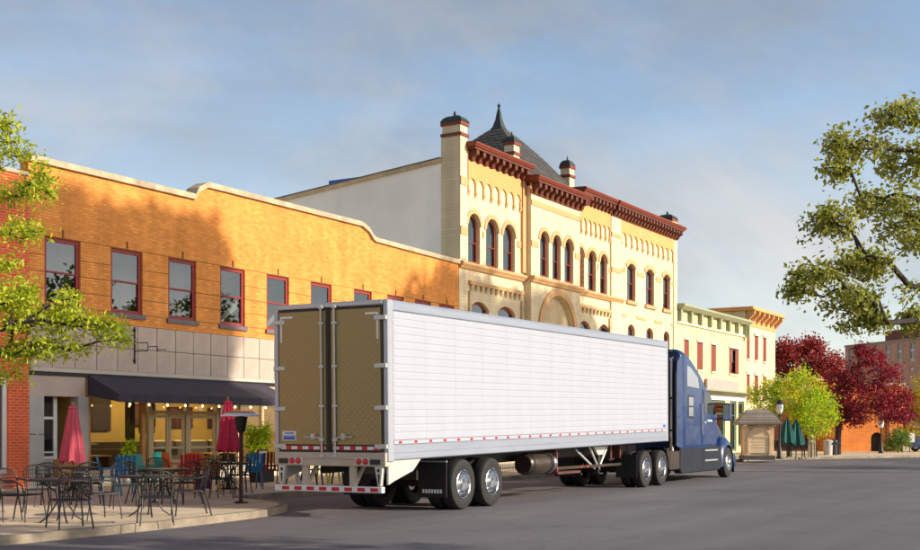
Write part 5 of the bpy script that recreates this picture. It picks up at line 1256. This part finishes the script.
# closed umbrellas
def closed_umbrella(label, p, zt, zb, r, m, seed, zground=GZ):
    rng = random.Random(seed); t = thing('patio_umbrella', label, 'umbrella', p); h = zt-p.z; b = zb-p.z
    MB().tube([(0, 0, .04), (0, 0, h+.02)], .022, 8).build('pole', 'wood', t)
    MB().lathe([(0, 0), (.22, 0), (.23, .04), (.06, .06), (.05, .25), (0, .25)], 16).build('base', 'dark_metal', t)
    rings = []; n = 32
    for k, (f, s) in enumerate(((0, .02), (.03, .30), (.05, .38), (.06, .30), (.2, .42), (.4, .58), (.6, .74), (.8, .9), (.95, 1.0), (1.0, .96))):
        z = h-(h-b)*f; ring_ = []
        for i in range(n):
            a = 2*math.pi*i/n; rr = r*s*(1+.20*math.cos(8*a+f*1.2)+.06*math.sin(3*a+seed)); ring_.append((rr*math.cos(a), rr*math.sin(a), z+(.05*math.cos(8*a) if f > .9 else 0)))
        rings.append(ring_)
    MB().loft(rings, cap=False).build('canopy', m, t, smooth=True)
    MB().tube([(r*.8*math.cos(a), r*.8*math.sin(a), b+(h-b)*.25) for a in [i*2*math.pi/16 for i in range(17)]], .012, 5).build('tie', m, t)
    MB().lathe([(0, 0), (.03, .01), (.035, .04), (0, .08)], 8, (0, 0, h+.01)).build('finial', 'wood', t)
    return t
pu = spot(73, 490); tt = (pu.x*CS+pu.y*SN)
closed_umbrella('closed faded pink umbrella before the side entrance', pu, wz(405, tt), wz(462, tt), .29, 'umbrella_pink', 2)
pr_ = T4.copy(); pr_ = spot(228, 489); tt = (pr_.x*CS+pr_.y*SN)
closed_umbrella('closed bright red umbrella left of the patio heater', pr_, wz(400, tt), wz(451, tt), .27, 'umbrella_red', 5)
wp = spot(72, 487); wt = thing('wooden_planter', 'honey coloured wooden planter below the pink umbrella', 'planter', (wp.x+.4, wp.y+.6, GZ))
for i in range(7): MB().box(-.35+.1*i, -.255+.1*i, -.2, -.17, 0, .75).build('plank', 'wood', wt)
MB().box(-.35, .35, -.168, .2, 0.02, .72).build('box', 'wood', wt)
# patio heater
hp = spot(241, 503); tt = hp.x*CS+hp.y*SN; hz_ = lambda y: wz(y, tt)-GZ
ht = thing('patio_heater', 'tall brown patio heater with wide white hood on the terrace corner', 'heater', hp)
MB().lathe([(0, 0), (.14, 0), (.145, .03), (.05, .05), (.045, .06)], 20).build('base', 'heater_brown', ht)
MB().tube([(0, 0, .05), (0, 0, hz_(432))], .042, 12).build('post', 'heater_brown', ht, smooth=True)
MB().lathe([(.05, hz_(433)), (.09, hz_(430)), (.13, hz_(419)), (.14, hz_(417)), (.03, hz_(416))], 20).build('burner', 'dark_metal', ht, smooth=True)
hd_ = MB().lathe([(.0, hz_(411)), (.22, hz_(411.3)), (.42, hz_(415.2)), (.425, hz_(416.2)), (.40, hz_(415.6)), (.2, hz_(412.4)), (0, hz_(412.2))], 32).build('hood', 'heater_hood', ht, smooth=True)
MB().lathe([(.0, hz_(410.2)), (.2, hz_(410.6)), (.30, hz_(412.0))], 24).build('hood_cap', 'hood_copper', hd_, smooth=True)
MB().lathe([(.025, hz_(418)), (.025, hz_(411))], 8).build('hood_stem', 'dark_metal', ht)

# planters and plants by the window
def leafy_plant(name, label, p, h, r, pot, seed, m='leaf_green', n=220, L=.22, Wd=.06, ph=.35):
    rng = np.random.default_rng(seed); t = thing(name, label, 'plant', p)
    MB().lathe([(0, 0), (r*.55, 0), (r*.75, ph), (r*.68, ph), (r*.62, ph-.05), (0, ph-.05)], 20).build('pot', pot, t, smooth=True)
    st = MB(); pos = []
    for i in range(9):
        a = rng.uniform(0, 6.28); e = np.array([math.cos(a)*r*rng.uniform(.3, 1.1), math.sin(a)*r*rng.uniform(.3, 1.1), h*rng.uniform(.7, 1)])
        st.tube([(0, 0, ph-.05), tuple(e*np.array([.4, .4, .7])), tuple(e)], .008, 5)
        for k in range(n//9): f = rng.uniform(.45, 1.05); pos.append(e*np.array([f*f, f*f, f])+rng.normal(size=3)*.06)
    st.build('stems', 'leaf_green', t); pos = np.array(pos); pos[:, 2] = np.maximum(pos[:, 2], ph+.02)
    put('foliage', leafmesh('foliage', pos, .6, L, Wd, rng, rng.uniform(0, 1, len(pos)), m), t); return t
leafy_plant('potted_plant', 'leafy green plant in a white square pot by the shop mullion', spot(128, 484.5), 1.25, .26, 'pot_white', 7, 'leaf_lime', ph=.62)
q = spot(258, 481); q.y = min(q.y, FV-.5)
leafy_plant('palm_plant', 'tall palm like plant behind the patio heater', q, 1.75, .42, 'terracotta', 9, 'leaf_lime', 300, .55, .07, .45)
# menu board and low box behind the heater
q = spot(262, 482); mbx = thing('menu_stand', 'small framed menu board on a dark block right of the heater', 'menu board', q, .1)
MB().box(-.38, .38, -.18, .18, 0, .38).build('block', 'chassis', mbx, bevel=.02); f = MB().box(-.24, .24, -.03, .03, .38, .95).build('frame', 'red_wood', mbx, bevel=.01)
MB().box(-.19, .19, -.038, -.031, .44, .90).build('sheet', 'tape_white', f)
for i in range(5): MB().box(-.14, .02+.02*i, -.044, -.039, .50+.07*i, .525+.07*i).build('print', 'truck_trim', f)
# A-board seen below the trailer doors
q = spot(292, 489); ab = thing('sidewalk_sign', 'grey folding sidewalk board seen under the trailer doors', 'sign', q, .5)
MB().prism([(-.22, 0), (-.20, 0), (.0, .95), (-.02, .95)], -.28, .28, 'x').build('front_board', 'pier_stone', ab); MB().prism([(.22, 0), (.20, 0), (.0, .95), (.02, .95)], -.28, .28, 'x').build('back_board', 'pier_stone', ab)
# string lights under the awning
sg = thing('string_lights', 'string of small warm bulbs under the front edge of the awning', 'string lights', (23.4, 24.8, 2.5))
pts = []
for i in range(41):
    x = .05+i*7.2/40; z = -.06-.07*abs(math.sin(i*math.pi/8)); pts.append((x, .0, z))
MB().tube([(.05, 0, .1)]+pts+[(7.25, 0, .1)], .006, 4).build('cord', 'dark_metal', sg)
for i in range(2, 40, 4): MB().lathe([(0, -.075), (.022, -.06), (.03, -.04), (.02, -.015), (.0, 0)], 8, pts[i]).build('bulb', 'bulb', sg, smooth=True)
il = thing('added_pendant', 'added pendant lamp brightening the cafe room', 'lamp', (25.2, FV+2.0, 2.95), 0, 'added pendant lamps brightening the cafe')  # unseen pendants added to brighten the cafe room
MB().tube([(0, 0, .17), (0, 0, 0)], .008, 4).lathe([(.03, 0), (.16, -.12), (.155, -.125), (.02, -.01)], 16).build('shade', 'dark_metal', il)
MB().lathe([(0, -.16), (.04, -.13), (.045, -.09), (0, -.04)], 10).build('bulb', 'bulb', il, smooth=True)
pl = bpy.data.lights.new('added_pendant_fill', 'POINT'); pl.energy = 75; pl.color = (1, .72, .38); pl.shadow_soft_size = .06  # fill light added under the pendant
plo = bpy.data.objects.new('added_pendant_fill', pl); COL.objects.link(plo); plo.parent = il; plo.location = (0, 0, -.22)
for i, x in enumerate((28.3, 31.2)):
    dup(il, (x, FV+2.0, 2.95), 0, ['added pendant lamp brightening the right of the cafe door', 'added pendant lamp brightening the right end of the cafe'][i])
il['label'] = 'added pendant lamp brightening the left of the cafe room'
# inner tables with things on them
for i, (u, m, lab) in enumerate(((24.3, 'wood', 'long wooden table inside the cafe at the left'), (29.8, 'wood', 'wooden table inside the cafe at the right'))):
    t = thing('cafe_table', lab, 'table', (u, FV+1.2, .14)); MB().box(-.7, .7, -.35, .35, .72, .76).build('tabletop', m, t, bevel=.01)
    for sx in (-.6, .6): MB().box(sx-.03, sx+.03, -.3, .3, 0, .72).build('leg', 'room_dark', t)
for (px, py, m, lab) in ((152, 493.5, 'plastic_green', 'bright green lamp shaped cup'), ):
    pass

# ------------------------------------------------------------ the square at the end of the street
kp_ = gp(757, 459.5, .13); kt = kp_.x*CS+kp_.y*SN
ks = thing('stone_kiosk', 'square stone kiosk with arched panels and hipped tile roof at the street corner', 'kiosk', kp_, HEAD-R(90)+R(-6))
s_ = kt/1200.0; hw = 14.2*s_; hb = (458-424)*s_
MB().box(-hw*1.12, hw*1.12, -hw*1.12, hw*1.12, 0, .22).build('plinth', 'kiosk_base', ks, bevel=.02)
MB().box(-hw+.05, hw-.05, -hw+.05, hw-.05, .2, hb).build('body', 'kiosk_stone', ks)
for sx in (-1, 1):
    for sy in (-1, 1): MB().box(sx*hw-.13*sx-.13, sx*hw-.13*sx+.13, sy*hw-.13*sy-.13, sy*hw-.13*sy+.13, .22, hb).build('corner_post', 'kiosk_stone', ks, bevel=.015)
P = arcpts(-.5, .5, hb-.12, .42, 10); fp = MB().prism([(-.5, .35)]+P+[(.5, .35)], -hw-.0, -hw+.06).build('arched_panel', 'kiosk_panel', ks)
rg = MB(); Q = arcpts(-.58, .58, hb-.05, .46, 10)
for i in range(10): rg.prism([P[i], P[i+1], Q[i+1], Q[i]], -hw-.04, -hw+.06)
rg.box(-.58, -.5, -hw-.04, -hw+.06, .35, P[0][1]).box(.5, .58, -hw-.04, -hw+.06, .35, P[-1][1]).box(-.5, .5, -hw-.03, -hw+.05, P[0][1]-.06, P[0][1]).build('arch_moulding', 'kiosk_stone', ks)
for i in range(5): MB().box(-.34+.04*(i % 2), .34-.05*(i % 3), -hw-.012, -hw-.002, .62+.14*i, .66+.14*i).build('inscription_line', 'kiosk_stone', fp)
zr = [(1.45, hb+.02), (1.5, hb+.10), (1.42, hb+.16), (1.15, hb+.46), (.78, hb+.70), (.70, hb+.80), (.1, hb+.84)]
rf = MB().loft([[(-r*hw, -r*hw, z), (r*hw, -r*hw, z), (r*hw, r*hw, z), (-r*hw, r*hw, z)] for r, z in zr]).build('roof', 'kiosk_roof', ks)
for k in range(5):
    f = k/5; a = zr[2][0]+(zr[4][0]-zr[2][0])*f; z = zr[2][1]+(zr[4][1]-zr[2][1])*f+ (.02 if 0 < k else 0)
    MB().loft([[(-r_*hw, -r_*hw, z_), (r_*hw, -r_*hw, z_), (r_*hw, r_*hw, z_), (-r_*hw, r_*hw, z_)] for r_, z_ in ((a+.05, z), (a+.05, z+.035), (a-.05, z+.06))]).build('tile_course', 'kiosk_roof', rf)
def lamp_post(label, p, h):
    t = thing('street_lamp', label, 'street lamp', p, 0, 'dark lantern street lamps')
    MB().lathe([(0, 0), (.17, 0), (.17, .12), (.12, .2), (.09, .6), (.06, .7), (.045, h*.5), (.04, h-.85), (.08, h-.82), (.05, h-.78), (.0, h-.78)], 14).build('post', 'dark_metal', t, smooth=True)
    MB().lathe([(.07, h-.78), (.16, h-.65), (.19, h-.35), (.15, h-.24), (0, h-.24)], 14).build('globe', 'lamp_glass', t, smooth=True)
    for i in range(4):
        a = R(90*i+45); MB().tube([(.09*math.cos(a), .09*math.sin(a), h-.78), (.2*math.cos(a), .2*math.sin(a), h-.4), (.17*math.cos(a), .17*math.sin(a), h-.24)], .014, 5).build('cage_bar', 'dark_metal', t)
    MB().lathe([(.24, h-.26), (.2, h-.2), (.09, h-.06), (.03, h-.03), (.02, h+.06), (0, h+.08)], 14).build('cap', 'dark_metal', t, smooth=True)
q = gp(779.5, 459, .13); lamp_post('dark lantern street lamp just right of the stone kiosk', q, (459-399)/1200*(q.x*CS+q.y*SN)); q = dp(881, 78, .13); lamp_post('street lamp in front of the orange brick building', q, (455-418)/1200*78)
def open_umbrella(label, p, h, r, m):
    t = thing('market_umbrella', label, 'umbrella', p, 0, 'teal umbrellas on the square'); MB().tube([(0, 0, 0), (0, 0, h+.08)], .03, 7).build('pole', 'dark_metal', t)
    rings = []
    for k, (f, s) in enumerate(((0, .02), (.25, .3), (.6, .55), (.9, .7), (1, .72))):
        rings.append([(r*s*(1+.14*math.cos(8*a))*math.cos(a), r*s*(1+.14*math.cos(8*a))*math.sin(a), h-1.35*f+.05*math.cos(8*a)) for a in [2*math.pi*i/32 for i in range(32)]])
    MB().loft(rings, cap=False).build('canopy', m, t, smooth=True)
open_umbrella('dark teal folded umbrella right of the street lamp', dp(787, 65.2, .13), 2.15, .6, 'umbrella_teal'); open_umbrella('second dark teal folded umbrella, farther right', dp(796, 65.6, .13), 2.05, .6, 'umbrella_teal')
def bench(label, p, rz):
    t = thing('park_bench', label, 'bench', p, rz, 'black benches on the square')
    for i in range(4): MB().box(-.75, .75, -.22+.11*i, -.14+.11*i, .43, .46).build('seat_slat', 'dark_metal', t)
    for i in range(4): MB().box(-.75, .75, .24+.02*i, .265+.02*i, .52+.1*i, .60+.1*i).build('back_slat', 'dark_metal', t)
    for sx in (-.7, .7): MB().box(sx-.03, sx+.03, -.22, -.17, 0, .62).box(sx-.03, sx+.03, .2, .25, 0, .92).box(sx-.03, sx+.03, -.22, .25, .60, .64).build('end_frame', 'dark_metal', t)
for px, tt, lab in ((776, 68, 'black bench behind the lamp post by the kiosk'), (791, 67.5, 'black bench under the teal umbrellas'), (803, 68, 'black bench left of the pale stems of the lime tree')):
    bench(lab, dp(px, tt, .13), HEAD-R(90)+rnd.uniform(-.2, .2))
for i, (px, tt, m) in enumerate(((828, 72, 'pier_stone'), (833, 72.5, 'dark_metal'))):
    q = dp(px, tt, .13); b = thing('litter_bin', ['grey litter bin left of the maroon tree trunk', 'black litter bin beside the maroon tree trunk'][i], 'bin', q, 0, 'litter bins')
    MB().lathe([(0, 0), (.25, 0), (.28, .8), (.30, .82), (.28, .88), (.0, .95)], 16).build('drum', m, b, smooth=True); MB().box(-.12, .12, -.3, -.24, .62, .76).build('slot', 'black_paint', b)
# iron fence on the pavement behind the trailer
fz = thing('iron_fence', 'low black iron terrace fence seen under the trailer', 'fence', (33.6, 20.6, .13), .03)
for z in (.12, .82): MB().box(0, 5.2, -.012, .012, z, z+.035).build('rail', 'dark_metal', fz)
bar = MB().box(-.008, .008, -.008, .008, .0, .9).mesh('bar', 'dark_metal')
for i in range(41): put('bar', bar, fz, (.13*i, 0, 0.0))
for x, lab in ((35.0, 'black terrace chair behind the iron fence, left one'), (36.6, 'black terrace chair behind the iron fence, right one')): chair(Vector((x, 21.6, GZ)), .4*x, lab)
# road sign and parked car at the right edge
q = dp(909.5, 82, .13); sg = thing('street_sign', 'small white rectangular sign on a post near the parked car', 'sign', q, HEAD-R(90))
MB().tube([(0, 0, 0), (0, 0, 1.35)], .03, 6).build('post', 'dark_metal', sg); MB().box(-.05, .34, -.05, -.03, .68, 1.3).build('panel', 'white_paint', sg)
cq = dp(938, 84, .13)
car = thing('parked_car', 'blue parked car cut off by the right edge of the picture', 'car', cq, HEAD-R(90))
def carring(x, hw, zb, zt): return rrect(x, -hw, hw, zb, zt, .12, .08, 3)
MB().loft([carring(*s) for s in ((-2.1, .7, .35, .75), (-1.9, .82, .28, .9), (-1.2, .87, .25, .98), (0, .88, .25, 1.0), (1.2, .87, .25, .98), (1.9, .82, .28, .92), (2.15, .7, .35, .75))]).build('body', 'car_blue', car, smooth=True)
MB().loft([carring(*s) for s in ((-1.35, .76, .9, .98), (-.75, .70, .9, 1.42), (.6, .70, .9, 1.44), (1.35, .76, .9, .98))]).build('cabin', 'truck_glass', car, smooth=True)
MB().loft([carring(*s) for s in ((-.72, .66, 1.40, 1.47), (0, .68, 1.40, 1.5), (.6, .66, 1.40, 1.48))]).build('roof', 'car_blue', car, smooth=True)
for x in (-1.3, 1.35):
    for y in (-.8, .8):
        w_ = MB().lathe([(.18, -.09), (.29, -.1), (.31, -.05), (.31, .05), (.29, .1), (.18, .09)], 20, (x, y, .31), 'y').build('wheel', 'rubber', car, smooth=True)
        MB().lathe([(.18, -.08), (.05, -.095), (0, -.095)], 16, (x, y, .31), 'y').lathe([(.18, .08), (.05, .095), (0, .095)], 16, (x, y, .31), 'y').build('rim', 'chrome', w_, smooth=True)
for y in (-.6, .6): MB().lathe([(0, -.06), (.07, -.05), (.09, .0)], 10, (-2.05, y, .68), 'x').build('headlight', 'lamp_glass', car)

# trees along the far side of the street, mirrored in the cafe building's windows
for i, (U, V, z, sd) in enumerate(((61, -17, 9.6, 71), (68.5, -18, 9.0, 73), (76, -17, 9.8, 75))):
    make_tree('plane_tree', '%s of three leafy trees across the street mirrored in the brick building windows' % ('nearest', 'middle', 'farthest')[i], (U, V, .13), [(0, 0, 0), (.1, 0, 3), (0, .1, 6), (.2, 0, 9)], [((0, 0, z), (3.6, 3.6, 3.2), 8), ((1.6, .6, z-1.6), (2.6, 2.6, 1.6), 4)], 70, 22, .5, .36, .42, 'leaf_green', 'bark', sd, tipr=.02, rmax=.3, group='trees across the street')
